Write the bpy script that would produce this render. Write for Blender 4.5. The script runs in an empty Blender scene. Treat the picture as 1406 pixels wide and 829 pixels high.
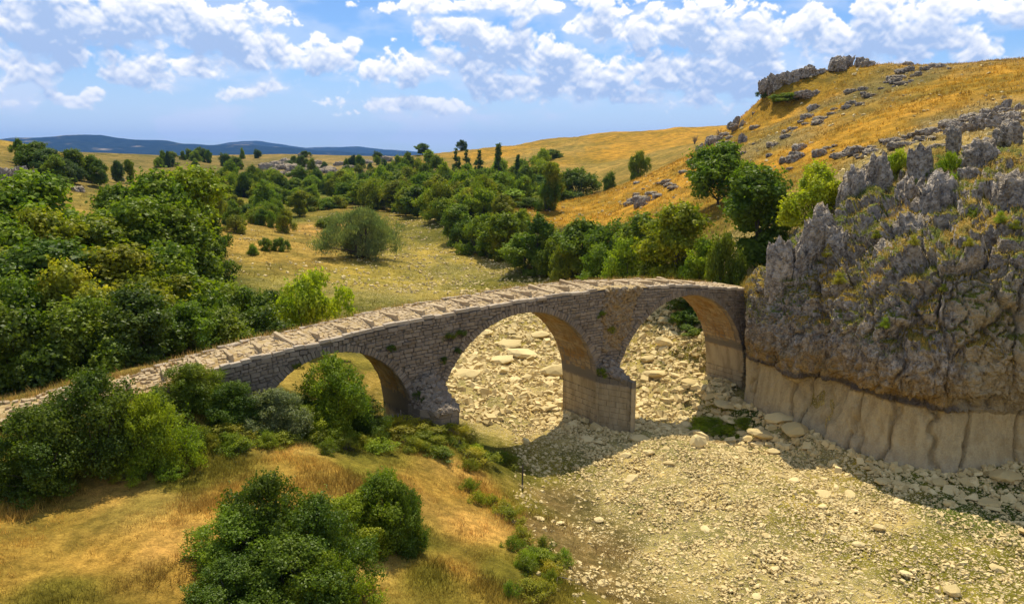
import bpy, math, random
import numpy as np
from mathutils import Vector, Matrix

sc = bpy.context.scene
COL = sc.collection
# ---------------------------------------------------------------- camera
F, U0, V0, HC = 1060.0, 703.0, 414.5, 17.0
PITCH = math.atan(200.0 / F)
cam_d = bpy.data.cameras.new('camera')
cam = bpy.data.objects.new('camera', cam_d); COL.objects.link(cam)
cam_d.sensor_width = 36.0; cam_d.lens = 36.0 * F / 1406.0
cam_d.clip_start = 0.5; cam_d.clip_end = 40000
cam.location = (0, 0, HC); cam.rotation_euler = (math.pi / 2 - PITCH, 0, 0)
sc.camera = cam
SKY_TINT = (.62, .80, 1.02)
SUN_EL, SUN_AZ = math.radians(60), math.radians(2)      # azimuth measured from +Y towards +X

# ---------------------------------------------------------------- node helpers
class NT:
    def __init__(s, tree):
        s.t = tree; s.n = tree.nodes; s.l = tree.links
    def new(s, kind, **kw):
        n = s.n.new(kind)
        for k, v in kw.items():
            if k.startswith('_'):
                setattr(n, k[1:], v)
        return n
    def put(s, sock, v):
        if v is None: return
        if isinstance(v, bpy.types.NodeSocket): s.l.new(v, sock)
        else: sock.default_value = v
    def math(s, op, a, b=None, c=None, clamp=False):
        n = s.n.new('ShaderNodeMath'); n.operation = op; n.use_clamp = clamp
        for i, v in enumerate((a, b, c)): s.put(n.inputs[i], v)
        return n.outputs[0]
    def vmath(s, op, a, b=None, out=0):
        n = s.n.new('ShaderNodeVectorMath'); n.operation = op
        s.put(n.inputs[0], a); s.put(n.inputs[1], b)
        return n.outputs[out]
    def scale(s, a, k):
        n = s.n.new('ShaderNodeVectorMath'); n.operation = 'SCALE'
        s.put(n.inputs[0], a); s.put(n.inputs[3], k); return n.outputs[0]
    def noise(s, vec, scale, detail=4, rough=0.55, dist=0.0, color=False):
        n = s.n.new('ShaderNodeTexNoise'); s.put(n.inputs['Vector'], vec)
        n.inputs['Scale'].default_value = scale; n.inputs['Detail'].default_value = detail
        n.inputs['Roughness'].default_value = rough; n.inputs['Distortion'].default_value = dist
        return n.outputs[1 if color else 0]
    def voro(s, vec, scale, feature='F1', out=0, rnd=1.0):
        n = s.n.new('ShaderNodeTexVoronoi'); n.feature = feature; s.put(n.inputs['Vector'], vec)
        n.inputs['Scale'].default_value = scale; n.inputs['Randomness'].default_value = rnd
        return n.outputs[out]
    def ramp(s, v, lo, hi, a=0.0, b=1.0, smooth=True):
        n = s.n.new('ShaderNodeMapRange'); n.interpolation_type = 'SMOOTHSTEP' if smooth else 'LINEAR'
        s.put(n.inputs[0], v); s.put(n.inputs[1], lo); s.put(n.inputs[2], hi); s.put(n.inputs[3], a); s.put(n.inputs[4], b)
        return n.outputs[0]
    def mix(s, f, a, b, mode='MIX'):
        n = s.n.new('ShaderNodeMix'); n.data_type = 'RGBA'; n.blend_type = mode
        s.put(n.inputs[0], f)
        for i, v in ((6, a), (7, b)):
            if isinstance(v, tuple) and len(v) == 3: v = v + (1.0,)
            s.put(n.inputs[i], v)
        return n.outputs[2]
    def sep(s, v):
        n = s.n.new('ShaderNodeSeparateXYZ'); s.put(n.inputs[0], v); return n.outputs
    def comb(s, x, y, z):
        n = s.n.new('ShaderNodeCombineXYZ'); s.put(n.inputs[0], x); s.put(n.inputs[1], y); s.put(n.inputs[2], z); return n.outputs[0]
    def attr(s, name, out=0):
        n = s.n.new('ShaderNodeAttribute'); n.attribute_name = name; return n.outputs[out]
    def geo(s, out): return s.n.new('ShaderNodeNewGeometry').outputs[out]
    def bump(s, h, strength=0.5, dist=0.1, normal=None):
        n = s.n.new('ShaderNodeBump'); n.inputs['Strength'].default_value = strength
        n.inputs['Distance'].default_value = dist; s.put(n.inputs['Height'], h); s.put(n.inputs['Normal'], normal)
        return n.outputs[0]

def material(name):
    m = bpy.data.materials.new(name); m.use_nodes = True
    t = NT(m.node_tree); b = t.n['Principled BSDF']
    b.inputs['Roughness'].default_value = 0.9
    b.inputs['Specular IOR Level'].default_value = 0.15
    return m, t, b

# ---------------------------------------------------------------- numpy noise
def _hash(ix, iy, iz, seed):
    with np.errstate(over='ignore'):
        h = ix.astype(np.uint32) * np.uint32(374761393) + iy.astype(np.uint32) * np.uint32(668265263) + iz.astype(np.uint32) * np.uint32(2246822519) + np.uint32((seed * 3266489917) & 0xffffffff)
        h = (h ^ (h >> np.uint32(13))) * np.uint32(1274126177)
        h = (h ^ (h >> np.uint32(16))) * np.uint32(2246822519)
        h = h ^ (h >> np.uint32(15))
    return h.astype(np.float64) / 4294967295.0
def vnoise(P, seed=0):
    i = np.floor(P).astype(np.int64); f = P - i; f = f * f * f * (f * (f * 6 - 15) + 10)
    r = 0
    for a in (0, 1):
        for b in (0, 1):
            for c in (0, 1):
                w = (f[:, 0] if a else 1 - f[:, 0]) * (f[:, 1] if b else 1 - f[:, 1]) * (f[:, 2] if c else 1 - f[:, 2])
                r = r + w * _hash(i[:, 0] + a, i[:, 1] + b, i[:, 2] + c, seed)
    return r * 2 - 1
def fbm(P, octs=4, seed=0, gain=.5):
    r = 0; amp = 1.0; P = np.asarray(P, float)
    for o in range(octs):
        r = r + amp * vnoise(P * 2.03 ** o + 17.3 * o, seed + o); amp *= gain
    return r
def fbm2(x, y, scale, octs=4, seed=0, gain=.5):
    return fbm(np.stack([np.ravel(x) / scale, np.ravel(y) / scale, np.full(np.size(x), .37 + seed)], 1), octs, seed, gain).reshape(np.shape(x))
def worley(P, seed=0):
    i = np.floor(P).astype(np.int64); n = len(P)
    f1 = np.full(n, 9.0); f2 = np.full(n, 9.0); idv = np.zeros(n)
    for a in (-1, 0, 1):
        for b in (-1, 0, 1):
            for c in (-1, 0, 1):
                cx, cy, cz = i[:, 0] + a, i[:, 1] + b, i[:, 2] + c
                d = np.sqrt((cx + _hash(cx, cy, cz, seed) - P[:, 0]) ** 2 + (cy + _hash(cx, cy, cz, seed + 1) - P[:, 1]) ** 2 + (cz + _hash(cx, cy, cz, seed + 2) - P[:, 2]) ** 2)
                near = d < f1
                f2 = np.where(near, f1, np.minimum(f2, d)); idv = np.where(near, _hash(cx, cy, cz, seed + 3), idv); f1 = np.where(near, d, f1)
    return f1, f2, idv
def sstep(x, a, b):
    t = np.clip((x - a) / (b - a), 0, 1); return t * t * (3 - 2 * t)

# ---------------------------------------------------------------- sky with fair-weather cumulus
world = bpy.data.worlds.new('World'); sc.world = world; world.use_nodes = True
W = NT(world.node_tree); W.n.clear()
sky = W.new('ShaderNodeTexSky', _sky_type='NISHITA', _sun_disc=False, _sun_elevation=SUN_EL, _sun_rotation=SUN_AZ)
sky.altitude = 900; sky.air_density = 1.0; sky.dust_density = 0.6; sky.ozone_density = 2.0
#          u    v   half-width, half-height, weight: the cumulus banks of that day
CLOUDS = [(60, 40, 130, 62, .62), (190, 30, 105, 40, .60), (20, 92, 62, 26, .55), (300, 48, 80, 34, .62), (375, 70, 60, 30, .60), (440, 88, 48, 26, .55), (275, 86, 34, 16, .5), (205, 98, 30, 20, .42), (150, 110, 46, 9, .36),
          (520, 96, 44, 18, .46), (575, 88, 30, 18, .4), (110, 134, 42, 12, .46), (565, 146, 84, 12, .46), (350, 130, 34, 9, .32), (20, 138, 30, 8, .3),
          (640, 46, 46, 26, .6), (700, 66, 60, 36, .68), (760, 92, 66, 36, .68), (830, 112, 52, 26, .62), (640, 88, 54, 26, .58), (690, 112, 62, 20, .5), (668, 6, 150, 12, .5), (600, 4, 40, 12, .5),
          (820, 36, 36, 20, .52), (880, 34, 54, 22, .58), (960, 44, 58, 38, .70), (1030, 66, 46, 46, .64), (930, 92, 80, 36, .60), (1000, 112, 76, 32, .58), (880, 128, 60, 14, .4), (850, 82, 22, 8, .36),
          (1110, 38, 28, 24, .60), (1140, 52, 40, 22, .56), (1205, 32, 44, 34, .62), (1250, 52, 60, 30, .58), (1280, 10, 70, 20, .5), (1340, 60, 70, 20, .36), (1385, 10, 40, 16, .5), (1170, 72, 60, 16, .42)]
# ---------------------------------------------------------------- fair-weather cumulus, computed here as a map over azimuth and elevation
AZ_MAX, EL_MAX = math.radians(46), math.radians(24)
def cloud_map(nw=1760, nh=460):
    az, el = np.meshgrid((np.arange(nw) + .5) / nw * 2 * AZ_MAX - AZ_MAX, (np.arange(nh) + .5) / nh * EL_MAX)
    d = np.stack([np.sin(az) * np.cos(el), np.cos(az) * np.cos(el), np.sin(el)], -1)
    fw = d[..., 1] * math.cos(PITCH) - d[..., 2] * math.sin(PITCH); up = d[..., 1] * math.sin(PITCH) + d[..., 2] * math.cos(PITCH)
    u = U0 + F * d[..., 0] / fw; v = V0 - F * up / fw
    q = np.stack([az.ravel() * 57.3, el.ravel() * 57.3 * 1.25, np.full(az.size, 3.3)], 1)
    wx = fbm(q / 2.2, 3, 401); wy = fbm(q / 2.2 + 9, 3, 402)
    uw = u + wx.reshape(u.shape) * 15; vw = v + wy.reshape(u.shape) * 11
    m = np.full(u.shape, -1.0)
    for (cu, cv, ru, rv, wt) in CLOUDS:
        du = (uw - cu) / ru; dv = (vw - cv) / np.where(vw > cv, rv * 1.05, rv)
        m = np.maximum(m, wt * (1.15 - np.sqrt(du * du + dv * dv)))
    gen = np.clip(fbm(q / 9.0, 3, 411).reshape(u.shape) - .05, -1, 1) * 1.3                   # the rest of the sky
    out = np.maximum(sstep(np.abs(az), .60, .70), sstep(el, .235, .30)); m = m * (1 - out) + np.maximum(gen, m * .3) * out
    qq = q.copy(); qq[:, 0] += wx * .35; qq[:, 1] += wy * .35
    bil = 0; low = 0; amp = 1.0; sc_ = 1 / 2.1
    for o in range(5):
        p2 = qq[:, :2] * sc_ + o * 7; i2 = np.floor(p2).astype(np.int64); f1 = np.full(len(p2), 9.0); zc_ = np.full(len(p2), o)
        for a_ in (-1, 0, 1):
            for b_ in (-1, 0, 1):
                cx, cy = i2[:, 0] + a_, i2[:, 1] + b_
                f1 = np.minimum(f1, (cx + _hash(cx, cy, zc_, 421) - p2[:, 0]) ** 2 + (cy + _hash(cx, cy, zc_, 422) - p2[:, 1]) ** 2)
        t_ = amp * (.5 - f1)
        bil = bil + t_; low = low + t_ * (1.0 if o < 3 else .35); amp *= .52; sc_ *= 2.1
    bil = bil.reshape(u.shape); low = low.reshape(u.shape); fb_ = fbm(qq * .8, 6, 431, .55).reshape(u.shape)
    dens = m * 1.25 + bil * .42 + fb_ * .34
    # light from above: what lies over a point shades it, faces turned up are bright
    pos = np.clip(dens, 0, 1.0); sh = np.zeros_like(pos); dd = nh / 24.0
    over = lambda A, n: np.concatenate([A[n:], np.repeat(A[-1:], n, 0)], 0)
    for k in (.2, .4, .65, .95, 1.3, 1.7): sh += over(pos, max(1, int(k * dd)))
    rel = low * .75 + fb_ * .30; rel = (rel - over(rel, 5)) + .30 * (rel - np.roll(rel, -5, 1))
    lit = np.clip(.97 - .22 * sh + 1.0 * rel + .16 * low, 0, 1)
    wd = .10 + .32 * np.clip(sh / 2.2, 0, 1)
    a = np.clip((dens - .15) / wd, 0, 1); a = a * a * (3 - 2 * a)
    veil = sstep(fbm(q / np.array([5.5, 2.6, 1]), 5, 441, .55).reshape(u.shape) + .55 * np.clip(m, -.6, .6) + .25, -.15, .75)
    return az, el, u, v, a, lit, veil
_, _, _, _, c_a, c_l, c_v = cloud_map()
img = bpy.data.images.new('cumulus', c_a.shape[1], c_a.shape[0], alpha=False, float_buffer=True, is_data=True)
px = np.ones(c_a.shape + (4,), np.float32); px[..., 0] = c_a; px[..., 1] = c_l; px[..., 2] = c_v; img.pixels.foreach_set(px.ravel())
dx, dy, dz = W.sep(W.vmath('NORMALIZE', W.n.new('ShaderNodeTexCoord').outputs['Generated']))
el = W.math('ARCSINE', dz)
it = W.new('ShaderNodeTexImage', _image=img, _extension='MIRROR', _interpolation='Cubic')
W.put(it.inputs[0], W.comb(W.math('ADD', W.math('DIVIDE', W.math('ARCTAN2', dx, dy), 2 * AZ_MAX), .5), W.math('DIVIDE', el, EL_MAX), 0.0))
ch = W.n.new('ShaderNodeSeparateColor'); W.put(ch.inputs[0], it.outputs[0]); cov, lit, veil = ch.outputs
sk = W.mix(W.math('MULTIPLY', W.math('ADD', W.math('MULTIPLY', veil, .45), W.ramp(el, .14, .0, 0, .8)), W.ramp(el, -.01, .03)), W.mix(1.0, sky.outputs[0], SKY_TINT, 'MULTIPLY'), (5.9, 6.8, 8.4))
ccol = W.mix(lit, (3.6, 4.8, 7.1), (10.2, 9.9, 9.6))
ccol = W.mix(W.ramp(el, .12, .0, 0, .65), ccol, (4.8, 5.9, 7.7))
skyc = W.mix(cov, sk, ccol)
bg = W.new('ShaderNodeBackground'); W.put(bg.inputs[0], skyc); bg.inputs[1].default_value = 0.112
W.l.new(bg.outputs[0], W.n.new('ShaderNodeOutputWorld').inputs[0])
# ---------------------------------------------------------------- sun and exposure
sd = bpy.data.lights.new('sun', 'SUN'); sd.energy = 5.0; sd.angle = math.radians(0.53); sd.color = (1.0, .92, .76)
sun = bpy.data.objects.new('sun', sd); COL.objects.link(sun)
sun.rotation_euler = Vector((math.sin(SUN_AZ) * math.cos(SUN_EL), math.cos(SUN_AZ) * math.cos(SUN_EL), math.sin(SUN_EL))).to_track_quat('Z', 'Y').to_euler()
sc.view_settings.view_transform = 'Standard'; sc.view_settings.look = 'None'
sc.view_settings.exposure = 0.18; sc.view_settings.gamma = 1.0; sc.view_settings.use_curve_mapping = False
sc.cycles.max_bounces = 6; sc.cycles.transparent_max_bounces = 4; sc.cycles.use_denoising = True
sc.cycles.volume_bounces = 0; sc.cycles.sample_clamp_indirect = 6

# ---------------------------------------------------------------- pixel <-> world
CP, SP = math.cos(PITCH), math.sin(PITCH)
def ray(u, v):
    x = (u - U0) / F; y = -(v - V0) / F
    return np.array([x, CP + y * SP, -SP + y * CP])
def at_Y(u, v, Y):
    r = ray(u, v); return np.array([0, 0, HC]) + r * (Y / r[1])
def at_z(u, v, z):
    r = ray(u, v); return np.array([0, 0, HC]) + r * ((z - HC) / r[2])

# ---------------------------------------------------------------- mesh and object helpers
def mesh_np(name, V, Fc, mat=None, smooth=False):
    """V (n,3); Fc a list of (m,k) arrays of equal-sided faces"""
    me = bpy.data.meshes.new(name)
    V = np.ascontiguousarray(V, np.float32)
    Fc = Fc if isinstance(Fc, list) else [Fc]
    me.vertices.add(len(V)); me.vertices.foreach_set('co', V.ravel())
    nl = sum(f.size for f in Fc); nf = sum(len(f) for f in Fc)
    me.loops.add(nl); me.loops.foreach_set('vertex_index', np.concatenate([f.ravel() for f in Fc]).astype(np.int32))
    tot = np.concatenate([np.full(len(f), f.shape[1]) for f in Fc]).astype(np.int32)
    me.polygons.add(nf); me.polygons.foreach_set('loop_start', np.concatenate([[0], np.cumsum(tot)[:-1]]).astype(np.int32))
    me.polygons.foreach_set('use_smooth', np.full(nf, smooth))
    me.update(calc_edges=True)
    if mat: me.materials.append(mat)
    return me
def fattr(me, name, vals, domain='POINT'):
    a = me.attributes.new(name, 'FLOAT', domain); a.data.foreach_set('value', np.ascontiguousarray(vals, np.float32))
def cattr(me, name, vals, domain='POINT'):
    a = me.attributes.new(name, 'FLOAT_COLOR', domain)
    v = np.ones((len(vals), 4), np.float32); v[:, :3] = vals; a.data.foreach_set('color', v.ravel())
def link(name, data, parent=None, loc=None, rot=None, scale=None):
    o = bpy.data.objects.new(name, data); COL.objects.link(o)
    if parent: o.parent = parent
    if loc is not None: o.location = loc
    if rot is not None: o.rotation_euler = rot
    if scale is not None: o.scale = scale
    return o
def tag(o, label=None, cat=None, group=None, kind=None):
    for k, v in (('label', label), ('category', cat), ('group', group), ('kind', kind)):
        if v: o[k] = v
    return o
def instances(Vp, Fp, M):
    """copies of one small shape: M (n,3,4) -> V, F"""
    n = len(M); V = np.einsum('nij,vj->nvi', M[:, :, :3], Vp) + M[:, None, :, 3]
    k = len(Vp); F_ = (Fp[None] + (np.arange(n) * k)[:, None, None]).reshape(-1, Fp.shape[1])
    return V.reshape(-1, 3), F_
def rotz_scale(rng, n, sx, sy, sz, tilt=.25):
    a = rng.uniform(0, 2 * np.pi, n); tx = rng.normal(0, tilt, n); ty = rng.normal(0, tilt, n)
    ca, sa = np.cos(a), np.sin(a); R = np.zeros((n, 3, 3))
    Rz = np.zeros((n, 3, 3)); Rz[:, 0, 0] = ca; Rz[:, 0, 1] = -sa; Rz[:, 1, 0] = sa; Rz[:, 1, 1] = ca; Rz[:, 2, 2] = 1
    Rx = np.zeros((n, 3, 3)); Rx[:, 0, 0] = 1; Rx[:, 1, 1] = np.cos(tx); Rx[:, 1, 2] = -np.sin(tx); Rx[:, 2, 1] = np.sin(tx); Rx[:, 2, 2] = np.cos(tx)
    Ry = np.zeros((n, 3, 3)); Ry[:, 1, 1] = 1; Ry[:, 0, 0] = np.cos(ty); Ry[:, 0, 2] = np.sin(ty); Ry[:, 2, 0] = -np.sin(ty); Ry[:, 2, 2] = np.cos(ty)
    R = Rx @ Ry @ Rz
    S = np.zeros((n, 3, 3)); S[:, 0, 0] = sx; S[:, 1, 1] = sy; S[:, 2, 2] = sz
    return R @ S
# ---------------------------------------------------------------- bridge frame
BA = np.array([5.348, 46.8]); BANG = math.radians(35.01); BW = 3.55
BD = np.array([math.cos(BANG), math.sin(BANG)]); BN = np.array([-math.sin(BANG), math.cos(BANG)])
DECK_S = np.array([-60, -45, -38, -31.1, -28.6, -25.8, -23.1, -20.5, -17.6, -16.4, -13.2, -9.6, -4.1, .33, 5.2, 6.7, 8.9, 14.5, 20.])
DECK_Z = np.array([5.6, 6.0, 6.35, 6.63, 6.83, 7.05, 7.5, 7.87, 8.12, 8.27, 8.58, 8.74, 8.93, 8.93, 8.63, 8.56, 8.3, 7.52, 7.4])
def deck(s): return np.interp(s, DECK_S, DECK_Z)
def bxy(s, q): return BA + s * BD + q * BN
ARCH = [(-17.19, 3.29, 4.18), (-5.68, 2.37, 5.77), (7.845, 1.33, 6.42)]        # centre s, centre z, radius
ZW = 3.0                                                                          # old high-water line

# ---------------------------------------------------------------- cliff stations: pixel column, then (pixel row, metres ahead)
CL_U = [1024, 1070, 1130, 1180, 1225, 1300, 1406, 1520, 1680, 1850]
CL = [[(560, 52.6), (503, 53), (470, 53), (420, 53.5), (400, 54.2), (396, 55.5), (392, 58), (386, 62), (388, 66)],
      [(585, 49), (507, 49.8), (498, 49.2), (450, 49.4), (400, 50.2), (372, 51), (362, 54), (345, 60), (335, 68)],
      [(612, 45.8), (518, 47.9), (506, 47.0), (440, 47.2), (380, 48.5), (335, 51), (312, 54), (285, 60), (270, 70)],
      [(634, 43.3), (540, 44.6), (525, 43.6), (450, 43.8), (385, 46), (330, 49.5), (280, 54), (245, 60), (232, 72)],
      [(647, 41.6), (553, 42.7), (538, 41.6), (450, 42.0), (380, 44), (315, 48), (260, 53.5), (220, 60), (212, 72)],
      [(657, 40.2), (563, 41.5), (541, 40.3), (450, 40.6), (370, 42), (305, 46), (245, 52.5), (205, 60), (200, 72)],
      [(646, 40.0), (570, 40.8), (541, 40.0), (500, 39.0), (400, 40), (310, 42.5), (255, 47.5), (205, 54), (190, 66)],
      [(652, 39.3), (570, 40.0), (540, 39.2), (480, 38.6), (390, 39.5), (292, 42), (235, 47), (185, 53), (165, 66)],
      [(660, 38.6), (570, 39.2), (540, 38.4), (480, 37.8), (390, 38.8), (280, 41.5), (215, 47), (165, 53), (140, 66)],
      [(675, 37.6), (575, 38.2), (540, 37.4), (480, 36.8), (390, 37.8), (270, 40.5), (200, 46), (150, 52), (120, 64)]]
CLK = np.array([[at_Y(u, v, Y) for (v, Y) in st] for u, st in zip(CL_U, CL)])

# ---------------------------------------------------------------- terrain heights
TP = []
def tz(u, v, z): p = at_z(u, v, z); TP.append((p[0], p[1], z))
def ty(u, v, Y, dz=0): p = at_Y(u, v, Y); TP.append((p[0], p[1], p[2] + dz))
for p in [(15, 20, -.6), (26, 18, -.6), (40, 20, -.6), (10, 29, -.35), (20, 30, -.4), (30, 31, -.5), (42, 31, -.4), (9, 36, -.2), (15, 38, -.2), (5, 42.5, .1), (11, 45, 0), (17, 36, -.3),
          (22, 37, -.5), (28, 36.5, -.5), (2.5, 49, .2), (8, 52, .1), (12, 57, .3), (3, 58, .6), (-2, 52, .9), (-5, 58, 1.2), (-3, 68, 1.2), (5, 68, .9), (12, 66, 1.6),
          (16, 70, 4.0), (20, 64, 6.0), (18, 60, 5.0), (6, 84, 1.1), (-4, 86, 1.2), (-14, 80, 1.7), (-12, 62, 2.4), (-10, 52, 2.6), (14, 84, 3.2), (24, 82, 7.5),
          (30, 0, -.8), (10, 5, -.5), (-5, 0, 2.8), (-30, 0, 5.5), (-60, 0, 7), (60, 0, .5), (90, 0, 12), (120, 30, 24), (0, -60, 2), (-80, -60, 8), (60, -60, 1), (140, -60, 22),
          (-45, 60, 6.0), (-60, 85, 8), (-34, 78, 4.2), (-46, 45, 5.8), (-90, 50, 11), (-150, 30, 18), (-200, 120, 27), (-260, 260, 26), (-32, 54, 5.2), (-22, 60, 3.6), (-20, 70, 2.6),
          (60, 60, 19.5), (90, 70, 25), (150, 120, 36), (130, 200, 37), (95, 215, 35), (70, 190, 31), (60, 230, 22), (25, 190, 8), (40, 215, 13), (220, 200, 40), (220, 60, 34), (200, 350, 34), (120, 470, 28),
          (50, 520, 24), (-30, 560, 16), (-120, 560, 14), (-260, 480, 14), (0, 760, 14), (-250, 760, 14), (250, 700, 24), (420, 420, 36), (-420, 420, 20)]: TP.append(p)
for u, v, z in [(640, 612, 1.7), (655, 640, 1.8), (700, 722, 1.95), (780, 829, 2.0), (712, 632, .2), (735, 690, .15), (800, 760, 0), (890, 829, -.3), (600, 640, 2.6), (600, 720, 2.7), (560, 800, 3.2),
                (700, 380, 1.3), (620, 340, 1.9), (560, 300, 2.6), (497, 362, 2.2), (430, 330, 3.0), (340, 380, 3.3), (450, 415, 2.2), (580, 390, 1.3), (500, 300, 3.0), (740, 383, 1.6), (640, 345, 2.2)]: tz(u, v, z)
for u, v, Y in [(100, 650, 27.6), (350, 600, 32), (550, 612, 35.8), (618, 600, 38.6), (200, 640, 28.6), (400, 829, 20.6), (0, 829, 19.2), (-300, 750, 20), (250, 720, 24), (450, 650, 29),
                (700, 293, 150), (960, 300, 100), (1000, 200, 140), (1100, 150, 152), (1060, 121, 165), (1180, 92, 165), (1300, 88, 158), (1406, 82, 150), (1406, 150, 95), (1300, 190, 74), (1560, 70, 140),
                (860, 268, 150), (950, 215, 160), (1030, 162, 165), (800, 300, 140), (900, 290, 120), (1100, 230, 105), (1180, 205, 96), (1250, 150, 112),
                (760, 265, 230), (830, 225, 300), (900, 200, 330), (955, 175, 380), (830, 183, 400), (700, 197, 420), (640, 204, 440), (580, 212, 460), (700, 240, 280), (600, 262, 260), (650, 230, 330),
                (240, 216, 420), (400, 212, 450), (520, 214, 450), (330, 235, 330), (450, 250, 320), (450, 275, 230), (330, 300, 170), (200, 255, 200), (150, 235, 220), (60, 205, 210), (0, 190, 210), (0, 240, 130), (80, 270, 120), (-160, 190, 180)]: ty(u, v, Y)
for s in (-25, -28, -32, -38, -46, -60):
    for q, z in ((-1.2, deck(s) - .5), (-4.0, 5.15), (BW + .9, deck(s) - .4), (BW + 7, deck(s) - 1.1)):
        p = bxy(s, q); TP.append((p[0], p[1], min(z, deck(s) - .3)))
for s, q, z in ((-21, -1, 5.2), (-19, BW + 1, 5.0), (-15, -1, 3.6), (-12, BW + 2, 1.6), (-17, BW + 5, 4.0), (-12.2, -3.2, 2.5)):
    p = bxy(s, q); TP.append((p[0], p[1], z))
for k in range(len(CLK)):
    b = CLK[k]
    TP.append((b[0][0] - .4, b[0][1] - .9, b[0][2] + .1 if k < 7 else -.4))
    for j, dz in ((6, -1.6), (7, -.7), (8, .8)):
        if 0 < k: TP.append((b[j][0], b[j][1], b[j][2] + dz))
TP = np.array(TP)
def _phi(r2): return np.sqrt(r2 + 9.0)
_A = _phi(((TP[:, None, :2] - TP[None, :, :2]) ** 2).sum(-1)); _n = len(TP)
_A -= np.eye(_n) * .25                                   # slight smoothing
_M = np.zeros((_n + 1, _n + 1)); _M[:_n, :_n] = _A; _M[:_n, _n] = 1; _M[_n, :_n] = 1
_w = np.linalg.solve(_M, np.append(TP[:, 2], 0))
def base_height(x, y):
    x = np.asarray(x, float); y = np.asarray(y, float); z = np.full(x.shape, _w[-1])
    for i in range(_n): z += _w[i] * _phi((x - TP[i, 0]) ** 2 + (y - TP[i, 1]) ** 2)
    R = np.hypot(x, y); far = sstep(R, 650, 1500)
    return z * (1 - far) + 8 * far
def height(x, y):
    x = np.asarray(x, float); y = np.asarray(y, float)
    z = base_height(x, y); R = np.hypot(x, y - 20)
    z = z + .10 * fbm2(x, y, 2.2, 4, 3) + sstep(R, 40, 140) * .55 * fbm2(x, y, 14, 4, 5) + sstep(R, 150, 400) * 1.6 * fbm2(x, y, 60, 4, 9)
    # keep the soil clear of the paving of the bridge and its ramp
    s = (x - BA[0]) * BD[0] + (y - BA[1]) * BD[1]; q = (x - BA[0]) * BN[0] + (y - BA[1]) * BN[1]
    on = (s > -60) & (s < 15) & (q > -.25) & (q < BW + .25)
    z = np.where(on, np.minimum(z, deck(s) - .35), z)
    # the bed runs level to the foot of the cliff and to the abutment under the last arch
    d = y - np.interp(x, CLK[:, 0, 0], CLK[:, 0, 1]); zb = np.interp(x, CLK[:, 0, 0], CLK[:, 0, 2])
    z = np.where((x > 15.5) & (d > -3) & (d < 14) & (y < 75), np.minimum(z, np.maximum(zb + .35, -.55) + .12 * fbm2(x, y, 1.5, 3, 33) + np.clip(d - 1.5, 0, None) * 1.5), z)
    return np.where((s > -8) & (s < 20) & (q > -4) & (q < 16), np.minimum(z, .2 + .25 * fbm2(x, y, 2.0, 3, 34) + .12 * np.clip(q - 3.5, 0, None) + .5 * np.clip(q - 7, 0, None) + .9 * np.clip(-s - 5, 0, None) + 1.2 * np.clip(s - 14.6, 0, None)), z)
def ground(x, y): return float(height(np.array([x]), np.array([y]))[0])
_T = np.concatenate([np.arange(14, 70, .4), 70 * 1.012 ** np.arange(230)])
def hit(u, v):
    r = ray(u, v); P = r[None] * _T[:, None]; below = (P[:, 2] + HC) < base_height(P[:, 0], P[:, 1])
    i = int(np.argmax(below)) if below.any() else len(_T) - 1
    return P[i, :2]

# ---------------------------------------------------------------- what covers the ground: seeds read off the picture
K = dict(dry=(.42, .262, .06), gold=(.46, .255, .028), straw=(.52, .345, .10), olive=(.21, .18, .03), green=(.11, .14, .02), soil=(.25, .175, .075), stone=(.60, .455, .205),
         stoneg=(.37, .285, .055), field=(.37, .25, .06), floor=(.10, .10, .025), rockg=(.30, .21, .07), path=(.50, .30, .085), plat=(.23, .175, .055))
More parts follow.
